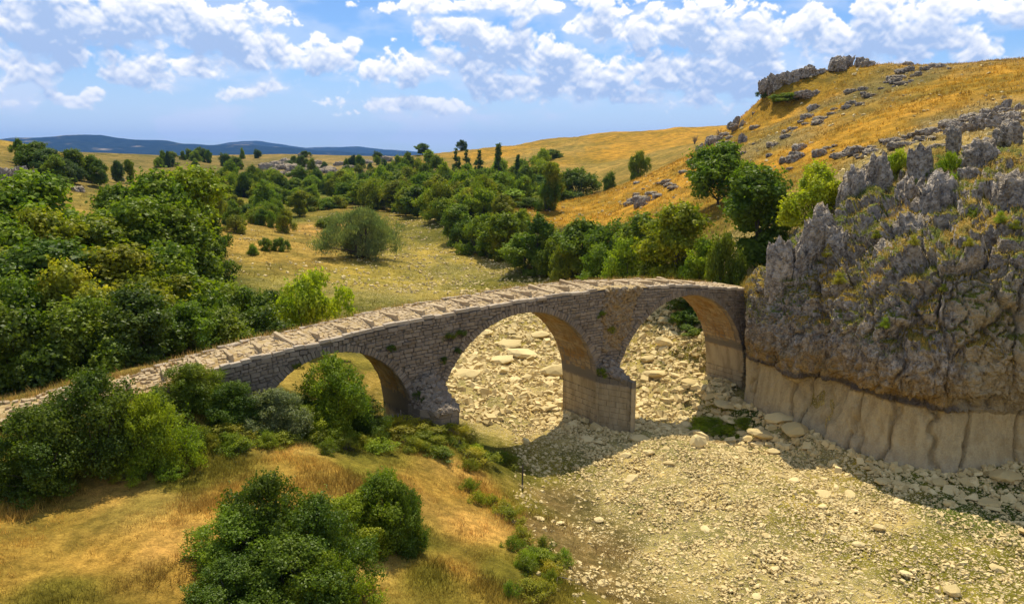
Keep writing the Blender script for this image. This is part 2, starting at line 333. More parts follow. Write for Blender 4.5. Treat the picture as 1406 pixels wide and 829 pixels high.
#       u    v    colour  stones grass zone
SEEDS = [(50, 720, 'dry', 0, 1, 'meadow'), (200, 700, 'straw', 0, .9, 'meadow'), (330, 690, 'dry', 0, 1, 'meadow'), (250, 670, 'olive', 0, 1, 'meadow'), (480, 640, 'olive', 0, 1, 'meadow'), (400, 620, 'straw', 0, 1, 'meadow'), (560, 740, 'olive', 0, 1, 'meadow'), (150, 690, 'path', 0, .8, 'meadow'), (610, 680, 'dry', 0, 1, 'meadow'), (520, 730, 'straw', 0, 1, 'meadow'), (420, 640, 'dry', 0, 1, 'meadow'), (560, 690, 'path', 0, .6, 'meadow'), (640, 720, 'path', 0, .5, 'meadow'), (100, 815, 'olive', 0, 1, 'meadow'), (150, 770, 'dry', 0, 1, 'meadow'), (20, 780, 'dry', 0, 1, 'meadow'), (250, 815, 'dry', 0, 1, 'meadow'),
         (230, 760, 'path', 0, 1, 'meadow'), (520, 780, 'straw', 0, 1, 'meadow'), (600, 800, 'olive', 0, 1, 'meadow'), (700, 800, 'olive', 0, 1, 'meadow'), (300, 640, 'olive', 0, 1, 'meadow'), (520, 620, 'olive', 0, 1, 'meadow'), (60, 670, 'olive', 0, 1, 'meadow'), (640, 650, 'path', .0, .5, 'meadow'),
         (640, 790, 'dry', 0, 1, 'meadow'), (750, 800, 'olive', .1, 1, 'meadow'), (680, 690, 'dry', .1, .9, 'meadow'), (660, 640, 'olive', .2, .8, 'meadow'), (450, 600, 'green', 0, 1, 'meadow'), (-200, 780, 'dry', 0, 1, 'meadow'), (480, 700, 'dry', 0, 1, 'meadow'),
         (700, 640, 'olive', .35, .5, 'riverbed'), (730, 700, 'olive', .3, .5, 'riverbed'), (770, 740, 'soil', .25, .25, 'riverbed'), (820, 800, 'soil', .3, .2, 'riverbed'), (780, 690, 'soil', .35, .2, 'riverbed'), (850, 750, 'soil', .5, .2, 'riverbed'), (740, 640, 'stoneg', .6, .3, 'riverbed'),
         (860, 680, 'stone', .9, .1, 'riverbed'), (940, 760, 'stone', 1, .1, 'riverbed'), (1000, 680, 'stone', .9, .15, 'riverbed'), (1100, 700, 'stoneg', .8, .3, 'riverbed'), (1050, 780, 'stone', 1, .1, 'riverbed'), (1200, 760, 'stoneg', .7, .3, 'riverbed'), (1350, 780, 'stoneg', .75, .3, 'riverbed'),
         (1300, 820, 'stoneg', .7, .3, 'riverbed'), (1170, 820, 'stone', .8, .2, 'riverbed'), (1380, 705, 'green', .7, .8, 'riverbed'), (1310, 700, 'green', .7, .8, 'riverbed'), (1240, 672, 'green', .8, .5, 'riverbed'), (1180, 655, 'stoneg', 1, .3, 'riverbed'), (1020, 592, 'green', .8, .8, 'riverbed'), (1250, 680, 'stoneg', .9, .3, 'riverbed'), (1200, 700, 'stone', .9, .15, 'riverbed'), (900, 630, 'stone', 1, .05, 'riverbed'), (1000, 575, 'stoneg', 1, .3, 'riverbed'), (1100, 620, 'stone', 1, .1, 'riverbed'),
         (700, 560, 'stone', 1, .05, 'riverbed'), (820, 610, 'stone', 1, .05, 'riverbed'), (680, 510, 'stone', 1, .1, 'riverbed'), (750, 480, 'stoneg', .8, .3, 'riverbed'), (720, 450, 'stoneg', .8, .4, 'riverbed'), (920, 540, 'stone', 1, .05, 'riverbed'), (900, 490, 'stoneg', .9, .2, 'riverbed'), (930, 450, 'rockg', 1, .2, 'riverbed'), (945, 510, 'stone', 1, .05, 'riverbed'), (935, 480, 'stoneg', 1, .1, 'riverbed'), (955, 525, 'stone', 1, .05, 'riverbed'),
         (1600, 800, 'stoneg', .8, .3, 'riverbed'), (640, 610, 'green', .1, .8, 'meadow'),
         (600, 400, 'stoneg', .5, .5, 'floodplain'), (660, 375, 'stoneg', .55, .5, 'floodplain'), (540, 400, 'stoneg', .6, .5, 'floodplain'), (500, 430, 'olive', .4, .8, 'floodplain'), (600, 345, 'stoneg', .4, .5, 'floodplain'), (560, 320, 'olive', .3, .6, 'floodplain'), (540, 300, 'olive', .15, .7, 'floodplain'), (700, 385, 'olive', .3, .8, 'floodplain'), (450, 395, 'stoneg', .5, .5, 'floodplain'),
         (400, 370, 'field', .12, .9, 'floodplain'), (350, 350, 'field', .05, 1, 'floodplain'), (420, 335, 'field', .05, 1, 'floodplain'), (430, 310, 'path', .05, .9, 'floodplain'), (480, 380, 'stoneg', .35, .7, 'floodplain'), (340, 300, 'green', 0, .8, 'floodplain'), (400, 285, 'olive', 0, .8, 'floodplain'), (500, 290, 'field', .1, .8, 'floodplain'),
         (480, 500, 'olive', .2, .8, 'floodplain'), (510, 520, 'field', .25, .7, 'floodplain'),
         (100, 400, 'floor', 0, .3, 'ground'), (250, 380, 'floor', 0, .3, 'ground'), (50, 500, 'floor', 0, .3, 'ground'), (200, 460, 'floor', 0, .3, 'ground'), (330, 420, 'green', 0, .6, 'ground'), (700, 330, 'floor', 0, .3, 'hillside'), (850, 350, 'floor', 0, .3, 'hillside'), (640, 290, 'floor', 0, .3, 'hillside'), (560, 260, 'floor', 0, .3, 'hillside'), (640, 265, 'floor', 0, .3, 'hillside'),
         (760, 285, 'gold', .05, 1, 'hillside'), (900, 260, 'gold', .1, 1, 'hillside'), (820, 300, 'gold', .1, 1, 'hillside'), (930, 300, 'gold', .2, 1, 'hillside'), (1000, 190, 'gold', .1, 1, 'hillside'), (1100, 170, 'gold', .1, 1, 'hillside'), (1060, 195, 'rockg', .5, .6, 'hillside'), (1140, 150, 'rockg', .3, .8, 'hillside'), (1250, 150, 'gold', .05, 1, 'hillside'), (1350, 110, 'gold', .05, 1, 'hillside'),
         (1200, 180, 'gold', .1, 1, 'hillside'), (1100, 215, 'gold', .2, 1, 'hillside'), (1320, 165, 'rockg', .5, .6, 'hillside'), (1390, 170, 'rockg', .5, .6, 'hillside'), (1240, 110, 'rockg', .3, .8, 'hillside'), (1600, 150, 'gold', .1, 1, 'hillside'), (1130, 120, 'gold', .2, .8, 'hillside'),
         (850, 210, 'gold', .05, 1, 'hillside'), (750, 210, 'field', .1, 1, 'hillside'), (900, 185, 'gold', .05, 1, 'hillside'), (660, 212, 'gold', .1, 1, 'hillside'), (780, 240, 'field', .1, 1, 'hillside'),
         (60, 235, 'plat', .15, 1, 'plateau'), (120, 250, 'plat', .15, 1, 'plateau'), (200, 230, 'plat', .05, 1, 'plateau'), (300, 225, 'plat', .1, 1, 'plateau'), (420, 225, 'rockg', .4, .8, 'plateau'), (480, 230, 'rockg', .5, .8, 'plateau'), (350, 240, 'plat', .2, 1, 'plateau'), (440, 262, 'green', 0, .5, 'plateau'), (20, 200, 'field', .1, 1, 'plateau'), (520, 225, 'plat', .3, .8, 'plateau')]
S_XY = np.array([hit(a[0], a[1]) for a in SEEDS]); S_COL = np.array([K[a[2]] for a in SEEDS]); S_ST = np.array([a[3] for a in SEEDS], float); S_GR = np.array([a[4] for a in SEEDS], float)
ZONES = ['meadow', 'riverbed', 'floodplain', 'hillside', 'plateau', 'ground']; S_ZN = np.array([ZONES.index(a[5]) for a in SEEDS])
def cover(x, y):
    """ground colour, stoniness, grassiness and zone at points of the plan"""
    x = np.ravel(x).astype(float); y = np.ravel(y).astype(float); R = np.hypot(x, y)
    k = .02 + .03 * np.clip(R / 100, .4, 4)
    wx = x + k * 40 * fbm2(x, y, 7, 3, 21) * np.clip(R / 60, .5, 3); wy = y + k * 40 * fbm2(x, y, 7, 3, 31) * np.clip(R / 60, .5, 3)
    W_ = np.zeros(len(x)); c = np.zeros((len(x), 3)); st = np.zeros(len(x)); gr = np.zeros(len(x)); zw = np.zeros((len(x), len(ZONES)))
    bestd = np.full(len(x), 1e18); zn = np.zeros(len(x), int)
    for i in range(len(SEEDS)):
        d2 = (wx - S_XY[i, 0]) ** 2 + (wy - S_XY[i, 1]) ** 2 + .05; w = 1 / d2 ** 2
        W_ += w; c += w[:, None] * S_COL[i]; st += w * S_ST[i]; gr += w * S_GR[i]
        b = d2 < bestd; bestd = np.where(b, d2, bestd); zn = np.where(b, S_ZN[i], zn)
    c /= W_[:, None]; st /= W_; gr /= W_
    far = sstep(R, 700, 1500)[:, None]; c = c * (1 - far) + np.array([.13, .14, .06]) * far
    zn = np.where(R > 620, ZONES.index('ground'), zn)
    return c, st, gr, zn

# ---------------------------------------------------------------- ground material
m_ground, t, b = material('ground_cover')
P = t.geo('Position'); colr = t.attr('col'); sto = t.attr('sto', 2)
n0 = t.noise(P, .055, 5, .62); n1 = t.noise(P, .35, 5, .6); n2 = t.noise(P, 2.4, 6, .65); n3 = t.noise(P, 14.0, 5, .7)
colr = t.mix(t.ramp(n0, .36, .64), t.mix(1.0, colr, (.66, .74, .62), 'MULTIPLY'), t.mix(1.0, colr, (1.12, 1.06, 1.0), 'MULTIPLY'))
c = t.mix(t.ramp(n1, .35, .68), t.mix(1.0, colr, (.62, .66, .55), 'MULTIPLY'), t.mix(1.0, colr, (1.22, 1.18, 1.1), 'MULTIPLY'))
c = t.mix(t.ramp(n2, .32, .66), t.mix(1.0, c, (.66, .66, .6), 'MULTIPLY'), t.mix(1.0, c, (1.18, 1.15, 1.08), 'MULTIPLY'))
c = t.mix(t.ramp(n3, .3, .7), t.mix(1.0, c, (.7, .68, .64), 'MULTIPLY'), t.mix(1.0, c, (1.2, 1.2, 1.16), 'MULTIPLY'))
peb = t.voro(P, 9.0); pebid = t.voro(P, 9.0, out=1)
pebm = t.math('MULTIPLY', t.ramp(peb, .42, .30), t.ramp(t.math('ADD', sto, t.math('MULTIPLY', t.math('SUBTRACT', n2, .5), 1.4)), .25, .7))
c = t.mix(pebm, c, t.mix(t.sep(pebid)[0], (.46, .34, .155), (.74, .59, .31)))
t.put(b.inputs['Base Color'], c)
hgt = t.math('ADD', t.math('MULTIPLY', n3, .5), t.math('MULTIPLY', t.math('MULTIPLY', t.ramp(peb, .55, .1), sto), .8))
t.put(b.inputs['Normal'], t.bump(t.math('ADD', hgt, t.math('MULTIPLY', n2, 1.2)), .9, .12))
b.inputs['Specular IOR Level'].default_value = .05

# ---------------------------------------------------------------- terrain sheet, cut into the named pieces of the setting
def axis(lo, hi, step, glo, ghi, rlo, rhi):
    a = list(np.arange(lo, hi, step)); d = step; x = a[-1]
    while x < ghi: d *= rhi; x += d; a.append(x)
    d = step; x = lo; pre = []
    while x > glo: d *= rlo; x -= d; pre.append(x)
    return np.array(pre[::-1] + a)
gx = axis(-28, 34, .30, -9000, 9000, 1.055, 1.055); gy = axis(16, 60, .30, -400, 14000, 1.12, 1.034)
GX, GY = np.meshgrid(gx, gy); nx, ny = len(gx), len(gy)
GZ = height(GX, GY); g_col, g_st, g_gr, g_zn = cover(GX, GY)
bump_r = .10 * np.clip(fbm2(GX, GY, .9, 3, 41), -1, 1) * g_st.reshape(GX.shape)
GZ = GZ + bump_r * (np.hypot(GX, GY) < 150)
gN = np.stack([-np.gradient(GZ, axis=1) / np.gradient(gx)[None], -np.gradient(GZ, axis=0) / np.gradient(gy)[:, None], np.ones_like(GZ)], -1).reshape(-1, 3)
gN /= np.linalg.norm(gN, axis=1)[:, None]
GV = np.stack([GX, GY, GZ], -1).reshape(-1, 3)
ii = (np.arange(ny - 1)[:, None] * nx + np.arange(nx - 1)[None]).ravel()
GF = np.stack([ii, ii + 1, ii + nx + 1, ii + nx], 1); fz = g_zn[GF[:, 0]]
for zi, zname in enumerate(ZONES):
    sel = GF[fz == zi]
    if not len(sel): continue
    used, inv = np.unique(sel, return_inverse=True)
    me = mesh_np(zname, GV[used], inv.reshape(-1, 4), m_ground, True)
    cattr(me, 'col', g_col[used]); fattr(me, 'sto', g_st[used])
    me.normals_split_custom_set_from_vertices(gN[used].astype(np.float32))
    tag(link(zname, me), kind='structure')

# ---------------------------------------------------------------- far mountains
def ridge(name, Y, prof, depth, seed):
    us = np.linspace(-900, 2300, 420); top = np.interp(us, [p[0] for p in prof], [p[1] for p in prof])
    rows = 26; V = []
    for j in range(rows):
        k = j / (rows - 1)
        for i, u in enumerate(us):
            p = at_Y(u, top[i], Y); h = p[2] - 5
            fall = k ** 1.25 if j < rows - 1 else 1
            V.append((p[0], Y - depth * (1 - fall) if j < rows - 1 else Y, 2 + h * fall))
    V = np.array(V)
    V2 = V[-len(us):] + np.array([0, depth * .8, 0]); V2[:, 2] = 2
    V = np.concatenate([V, V2]); rows += 1
    amp = np.clip((V[:, 2] - 2) / 60, 0, 1) * Y * .0028
    V[:, 2] += amp * fbm2(V[:, 0], V[:, 1], Y * .055, 5, seed)
    n = len(us); i0 = (np.arange(rows - 1)[:, None] * n + np.arange(n - 1)[None]).ravel()
    return mesh_np(name, V, np.stack([i0, i0 + 1, i0 + n + 1, i0 + n], 1), m_far, True)
m_far, t, b = material('haze_blue_forest')
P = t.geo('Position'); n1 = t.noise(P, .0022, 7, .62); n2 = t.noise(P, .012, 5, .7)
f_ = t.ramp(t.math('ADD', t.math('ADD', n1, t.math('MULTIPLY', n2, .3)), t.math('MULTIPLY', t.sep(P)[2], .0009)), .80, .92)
t.put(b.inputs['Base Color'], t.mix(f_, t.mix(t.ramp(n2, .35, .65), (.008, .020, .030), (.020, .036, .040)), (.30, .24, .16)))  # forest tones darkened and blued, with distant haze and cloud shade put into them
b.inputs['Specular IOR Level'].default_value = 0
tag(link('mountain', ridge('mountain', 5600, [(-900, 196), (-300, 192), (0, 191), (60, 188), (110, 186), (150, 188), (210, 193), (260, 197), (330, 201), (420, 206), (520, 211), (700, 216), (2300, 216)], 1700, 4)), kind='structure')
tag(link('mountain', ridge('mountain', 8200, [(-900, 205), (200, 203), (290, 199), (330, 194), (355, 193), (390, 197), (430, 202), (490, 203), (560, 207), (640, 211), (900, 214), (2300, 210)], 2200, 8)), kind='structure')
# ---------------------------------------------------------------- rock materials
def rock_material(name, cliff=False):
    m, t, b = material(name)
    P = t.geo('Position'); Nz = t.sep(t.geo('Normal'))[2]; z = t.sep(P)[2]
    n1 = t.noise(P, .5, 5, .6); n2 = t.noise(P, 2.6, 7, .68); n3 = t.noise(P, 11.0, 6, .7); nv = t.noise(t.vmath('MULTIPLY', P, (1.6, 1.6, .35)), 1.5, 6, .65)
    c = t.mix(t.ramp(n2, .36, .63), (.21, .17, .125), (.60, .51, .40))
    c = t.mix(t.math('MULTIPLY', t.ramp(n1, .46, .72), .4), c, (.33, .305, .29))           # lilac-grey lichen
    c = t.mix(t.math('MULTIPLY', t.ramp(nv, .5, .72), .55), c, (.42, .31, .15))              # ochre stain
    c = t.mix(t.math('MULTIPLY', t.ramp(t.noise(P, 4.0, 6, .72), .53, .66), .85), c, (.085, .075, .065))
    c = t.mix(t.math('MULTIPLY', t.ramp(n3, .62, .75), .6), c, (.55, .52, .48))
    bh = t.math('ADD', t.math('MULTIPLY', n2, 1.2), t.math('ADD', t.math('MULTIPLY', n3, .55), t.math('MULTIPLY', t.voro(P, 4.0, 'DISTANCE_TO_EDGE'), 1.3)))
    if cliff:
        xx = t.sep(P)[0]
        zl = t.math('ADD', z, t.math('MULTIPLY', t.math('SUBTRACT', n2, .5), .45))
        och = t.math('MULTIPLY', t.ramp(zl, 6.4, 3.4), t.ramp(nv, .28, .50))
        c = t.mix(t.math('MULTIPLY', och, .95), c, t.mix(n2, (.30, .18, .05), (.54, .36, .12)))
        c = t.mix(t.math('MULTIPLY', t.ramp(zl, 3.62, 3.3), t.ramp(zl, 2.95, 3.15)), c, (.17, .14, .11))
        # bare pale limestone where slabs broke away, out to the right
        fresh = t.math('MULTIPLY', t.ramp(t.math('ADD', xx, t.math('MULTIPLY', n1, 6.0)), 26.6, 28.0), t.ramp(z, 11.5, 9.0))
        c = t.mix(t.math('MULTIPLY', fresh, .8), c, t.mix(n2, (.42, .33, .18), (.58, .47, .29)))
        silt = t.ramp(zl, 3.12, 2.92)
        c = t.mix(silt, c, t.mix(t.ramp(t.math('ADD', t.math('MULTIPLY', nv, .6), t.math('MULTIPLY', n3, .4)), .35, .62), (.37, .27, .125), (.54, .415, .21)))
        c = t.mix(t.math('MULTIPLY', t.ramp(z, .9, -.2), .35), c, (.30, .26, .20))
        bh = t.math('MULTIPLY', bh, t.math('SUBTRACT', 1.0, t.math('MULTIPLY', silt, .72)))
        g = t.math('MULTIPLY', t.ramp(t.math('ADD', Nz, t.math('MULTIPLY', t.math('SUBTRACT', n2, .5), .9)), .48, .68), t.ramp(zl, 5.5, 7.0))
        gc = t.mix(t.ramp(n1, .40, .58), (.36, .235, .05), (.13, .155, .028))
        c = t.mix(g, c, t.mix(t.ramp(n3, .3, .7), gc, t.mix(1.0, gc, (1.35, 1.3, 1.2), 'MULTIPLY')))
    else:
        g = t.ramp(t.math('ADD', Nz, t.math('MULTIPLY', t.math('SUBTRACT', n2, .5), 1.2)), .86, 1.05)
        c = t.mix(t.math('MULTIPLY', g, .7), c, (.34, .25, .09))
    t.put(b.inputs['Base Color'], c); t.put(b.inputs['Normal'], t.bump(bh, 1.0, .20))
    b.inputs['Roughness'].default_value = .95
    return m
m_cliff = rock_material('cliff_limestone', True); m_rock = rock_material('weathered_limestone')

# ---------------------------------------------------------------- cliff
def catmull(Pk, tt):
    n = len(Pk); i = np.clip(np.floor(tt).astype(int), 0, n - 2); f = (tt - i).reshape((-1,) + (1,) * (Pk.ndim - 1))
    p0, p1, p2, p3 = Pk[np.maximum(i - 1, 0)], Pk[i], Pk[i + 1], Pk[np.minimum(i + 2, n - 1)]
    m1, m2 = (p2 - p0) * .4, (p3 - p1) * .4
    return (2 * f ** 3 - 3 * f ** 2 + 1) * p1 + (f ** 3 - 2 * f ** 2 + f) * m1 + (-2 * f ** 3 + 3 * f ** 2) * p2 + (f ** 3 - f ** 2) * m2
KK = CLK.copy(); KK[:, 0, 2] -= .9
nu_, nv_ = 430, 270
tu = np.concatenate([np.linspace(0, 6, 370, endpoint=False), np.linspace(6, 9, 60)])
tv = np.concatenate([np.linspace(0, 2, 62, endpoint=False), np.linspace(2, 4, 84, endpoint=False), np.linspace(4, 8, nv_ - 146)])
G = catmull(KK, tu); G = np.stack([catmull(G[i], tv) for i in range(len(tu))])       # (nu, nv, 3)
def grid_normals(G):
    a = np.gradient(G, axis=0); b_ = np.gradient(G, axis=1); n = np.cross(a, b_); return n / (np.linalg.norm(n, axis=2, keepdims=True) + 1e-9)
Nn = grid_normals(G)
if Nn[200, 100, 1] > 0: Nn = -Nn
P_ = G.reshape(-1, 3); N_ = Nn.reshape(-1, 3)
zz = P_[:, 2]; upz = sstep(zz, 3.0, 3.35)
wob = P_ + .35 * np.stack([fbm(P_ * .7, 3, 61), fbm(P_ * .7, 3, 62), fbm(P_ * .7, 3, 63)], 1)
f1, f2, cid = worley(wob * np.array([.46, .46, .13]), 71); g1, g2, gid = worley(wob * np.array([1.35, 1.35, .50]), 75); h1, h2, hid = worley(wob * np.array([4.0, 4.0, 2.2]), 79)
upr = sstep(zz, 5.5, 9.5); big = ((cid - .5) * .75 - .50 * sstep(.13 - (f2 - f1), 0, .13)) * (.7 + .75 * upr); med = ((gid - .5) * .26 - .22 * sstep(.13 - (g2 - g1), 0, .13)) * (.8 + .6 * upr); sml = (hid - .5) * .13 - .09 * sstep(.2 - (h2 - h1), 0, .2)
rough = .22 + big + med + sml + .20 * fbm(P_ * 1.1, 6, 64, .6) + .25 * fbm(P_ * np.array([.45, .45, .3]), 3, 67)
tvv = np.tile(tv, len(tu)); soft = sstep(tvv, 5.2, 7.6)                       # the upper slope: rock knobs in grass
rough = rough * (1 - .55 * soft) + soft * -.25
e1, e2, eid = worley(wob * np.array([.42, .42, .05]), 91)
smooth_ = .32 * (eid - .5) - .38 * sstep(.10 - (e2 - e1), 0, .10) + .20 * fbm(P_ * np.array([.5, .5, .25]), 4, 65) + .05 * fbm(P_ * 3.1, 4, 66) + .28 * sstep(zz, 1.2, -.6)
disp = smooth_ * (1 - upz) + rough * upz
edge = sstep(np.repeat(tu, len(tv)), 0, .3); disp = disp * (.35 + .65 * edge)
PD = (P_ + N_ * disp[:, None])
nvv = len(tv); i0 = (np.arange(len(tu) - 1)[:, None] * nvv + np.arange(nvv - 1)[None]).ravel()
cliff_me = mesh_np('cliff', PD, np.stack([i0, i0 + nvv, i0 + nvv + 1, i0 + 1], 1), m_cliff, True)
tag(link('cliff', cliff_me), kind='structure')
cliffN = grid_normals(PD.reshape(len(tu), nvv, 3)).reshape(-1, 3); cliffN *= np.sign((cliffN * N_).sum(1))[:, None]

# ---------------------------------------------------------------- rock shapes
import bmesh
def ico(sub):
    bm = bmesh.new(); bmesh.ops.create_icosphere(bm, subdivisions=sub, radius=1.0)
    V = np.array([v.co[:] for v in bm.verts]); F_ = np.array([[v.index for v in f.verts] for f in bm.faces]); bm.free(); return V, F_
ICO1, ICO2, ICO3, ICO4 = ico(1), ico(2), ico(3), ico(4)
def outcrop_mesh(seed, blocky=1.0, tall=1.0):
    V, F_ = ICO4; P = V * np.array([1, 1, 1.0])
    P = np.sign(P) * np.abs(P) ** .72                                     # towards a block
    Q = P * np.array([1.25, 1.25, .55 / tall]) + seed * 3.7
    Q = Q + .2 * np.stack([fbm(Q * 1.2, 2, seed), fbm(Q * 1.2, 2, seed + 1), fbm(Q * 1.2, 2, seed + 2)], 1)
    f1, f2, cid = worley(Q * 1.3, seed); g1, g2, gid = worley(Q * 3.4, seed + 9)
    d = 1 + .34 * (cid - .5) - .22 * sstep(.18 - (f2 - f1), 0, .18) + .12 * (gid - .5) - .09 * sstep(.18 - (g2 - g1), 0, .18) + .10 * fbm(Q * 2, 5, seed + 5)
    P = P * d[:, None]; P[:, 2] += .25 * (fbm(P * np.array([2, 2, .01]), 2, seed + 3)) * (P[:, 2] > 0)
    return mesh_np('rock', P, F_, m_rock, True)
OUT = [outcrop_mesh(100 + i) for i in range(6)]
def crag_mesh(seed):
    rng = np.random.default_rng(seed); Vs, Fs = [], []; off = 0; V0_, F0 = ICO3
    for k in range(11):
        x = rng.uniform(-1, 1); y = rng.uniform(-.6, .6); h = (1 - .55 * x * x) * rng.uniform(.55, 1.1) * (1 + .25 * y); w_ = rng.uniform(.2, .42)
        P = np.sign(V0_) * np.abs(V0_) ** .6; Q = P * np.array([1.1, 1.1, .6]) + seed + k * 5.3
        f1, f2, cid = worley(Q * 1.5, seed + k); g1, g2, gid = worley(Q * 4.0, seed + k + 50)
        d = 1 + .36 * (cid - .5) - .24 * sstep(.16 - (f2 - f1), 0, .16) + .14 * (gid - .5) - .08 * sstep(.16 - (g2 - g1), 0, .16) + .13 * fbm(Q * 2.2, 4, seed + k, .6)
        P = P * d[:, None] * np.array([w_, w_ * .9, h * .75]); P[:, 0] += P[:, 2] * rng.normal(.12, .12)
        Vs.append(P + np.array([x, y, h * .1])); Fs.append(F0 + off); off += len(P)
    return mesh_np('crag', np.concatenate(Vs), np.concatenate(Fs), m_rock, False)
CRAG = [crag_mesh(500 + 31 * i) for i in range(5)]
def boulder_mesh(seed, mat, src=ICO2, k=.55):
    V, F_ = src; rng = np.random.default_rng(seed); P = V.copy()
    for _ in range(9):                                                     # planes struck off a ball
        n = rng.normal(size=3); n /= np.linalg.norm(n); h = rng.uniform(.55, .85); dd = P @ n
        P = P - n[None] * np.clip(dd - h, 0, None)[:, None]
    P *= (1 + .10 * fbm(V * 1.7 + seed, 4, seed))[:, None]; P[:, 2] *= k / .55 * .7
    return mesh_np('stone', P, F_, mat, False)

def rock_thing(name, u, v, Y, wpx, hpx, label, group=None, cat='rock', sink=.3, deep=1.0, seed=0, z=None):
    """a rock whose foot shows at pixel row v, Y metres ahead; wpx, hpx its size in the picture"""
    p = at_Y(u, v, Y); m_px = Y / (F * .985)
    sx = wpx * m_px / 2; sz = hpx * m_px / 2
    if name == 'rock_outcrop':
        zg = ground(p[0], p[1]); o = link(name, CRAG[seed % len(CRAG)], None, (p[0], p[1] + sx * .2, zg + sz * .15), (0, 0, (seed * 1.7) % .6 - .3), (sx * 1.0, sx * .8, sz * 1.25))
    else: o = link(name, OUT[seed % len(OUT)], None, (p[0], p[1] + sx * deep * .5, p[2] + sz * (1 - sink)), (0, 0, (seed * 1.7) % 1.0 - .5), (sx * 1.05, sx * deep, sz * (1 + sink)))
    return tag(o, label, cat, group)
# ---------------------------------------------------------------- masonry materials
def masonry(name, lo, hi, stain=None, silt=True, dark=.6):
    m, t, b = material(name)
    P = t.geo('Position'); z = t.sep(P)[2]
    oi = t.n.new('ShaderNodeObjectInfo'); r = t.math('FRACT', t.math('ADD', t.attr('rnd', 2), t.math('MULTIPLY', oi.outputs['Random'], 7.31)))
    n1 = t.noise(P, .7, 5, .6); n2 = t.noise(P, 5.0, 7, .68); n3 = t.noise(P, 22.0, 5, .7)
    c = t.mix(t.math('ADD', t.math('MULTIPLY', r, .55), t.math('MULTIPLY', n2, .45)), lo, hi)
    c = t.mix(t.math('MULTIPLY', t.ramp(n1, .45, .68), .4), c, t.mix(1.0, c, (.72, .68, .66), 'MULTIPLY'))
    c = t.mix(t.math('MULTIPLY', t.ramp(n2, .56, .72), dark), c, (.085, .08, .07))
    c = t.mix(t.math('MULTIPLY', t.ramp(n3, .6, .75), .5), c, (.52, .48, .42))
    if stain: c = t.mix(t.math('MULTIPLY', t.ramp(t.noise(P, 1.1, 6, .6, .4), .42, .64), .75), c, stain)
    bs = 1.0
    if silt:
        zl = t.math('ADD', z, t.math('MULTIPLY', t.math('SUBTRACT', n2, .5), .35))
        k = t.ramp(zl, 3.12, 2.9)
        st = t.noise(t.vmath('MULTIPLY', P, (2.2, 2.2, .5)), 1.0, 6, .62)
        c = t.mix(t.math('MULTIPLY', t.ramp(zl, 3.75, 3.35), t.ramp(zl, 2.95, 3.2)), c, (.17, .145, .105))
        c = t.mix(t.math('MULTIPLY', k, .93), c, t.mix(t.ramp(st, .34, .64), (.30, .225, .115), (.45, .355, .20)))
    t.put(b.inputs['Base Color'], c)
    t.put(b.inputs['Normal'], t.bump(t.math('ADD', n2, t.math('MULTIPLY', n3, .6)), .8, .035))
    return m
m_face = masonry('facing_stone', (.17, .132, .092), (.37, .295, .205))
m_soff = masonry('vault_stone', (.24, .165, .08), (.44, .33, .18), (.26, .135, .035), True, .45)
m_core = masonry('mortar', (.14, .112, .08), (.24, .195, .14), None, True, .3)
m_pave = masonry('paving_stone', (.40, .285, .145), (.58, .445, .265), None, False, .15)
m_cope = masonry('edge_stone', (.34, .265, .175), (.58, .475, .34), None, False, .35)
m_rub = masonry('rubble_core', (.17, .125, .075), (.44, .35, .23), (.34, .215, .07), False, .55)
m_earth, t, b = material('road_earth')
P = t.geo('Position')
t.put(b.inputs['Base Color'], t.mix(t.ramp(t.noise(P, 1.6, 6, .65), .38, .66), (.32, .215, .085), t.mix(t.noise(P, 20., 4), (.42, .30, .13), (.56, .43, .23))))
t.put(b.inputs['Normal'], t.bump(t.noise(P, 9.0, 6, .7), .8, .06))

# ---------------------------------------------------------------- dressed-block shapes (x length, y into the wall, z height)
def unit_block(seed, inset=.08, jit=.085):
    rng = np.random.default_rng(seed); V = []
    for y, k in ((1.0, 1.0), (.16, 1.0), (0.0, 1 - 2 * inset)):
        for (x, z) in ((-.5, -.5), (.5, -.5), (.5, .5), (-.5, .5)): V.append((x * k + rng.uniform(-jit, jit) * .6, y + (rng.uniform(-.1, .1) if y < .1 else 0), z * k + rng.uniform(-jit, jit)))
    F_ = [(8, 9, 10, 11)]
    for i in range(4):
        j = (i + 1) % 4; F_ += [(4 + i, 4 + j, 8 + j, 8 + i), (i, j, 4 + j, 4 + i)]
    return np.array(V), np.array(F_)
UB = [unit_block(s) for s in range(6)]; UA = [unit_block(40 + s, .025, .012) for s in range(4)]
def ub_meshes(units, mat, name): return [mesh_np(name, V, F_, mat) for V, F_ in units]
rngb = np.random.default_rng(5)
def frame(c, ex, ey, ez): return np.stack([np.array(ex, float), np.array(ey, float), np.array(ez, float), np.array(c, float)], 1)   # 3x4
def joined(name, units, Ms, mat, parent, kind='stuff', label=None):
    Vs, Fs, Rs = [], [], []; off = 0; Ms = np.array(Ms)
    which = rngb.integers(0, len(units), len(Ms))
    for k, (V, F_) in enumerate(units):
        M = Ms[which == k]
        if not len(M): continue
        v, f = instances(V, F_, M); Vs.append(v); Fs.append(f + off); off += len(v); Rs.append(np.repeat(rngb.uniform(0, 1, len(M)), len(V)))
    me = mesh_np(name, np.concatenate(Vs), np.concatenate(Fs), mat); fattr(me, 'rnd', np.concatenate(Rs))
    o = link(name, me, parent); tag(o, label, None, None, kind); return o
def pieces(name, meshes, Ms, parent):
    for M in Ms:
        o = link(name, meshes[rngb.integers(0, len(meshes))], parent)
        o.matrix_local = Matrix([list(M[0]), list(M[1]), list(M[2]), [0, 0, 0, 1]])

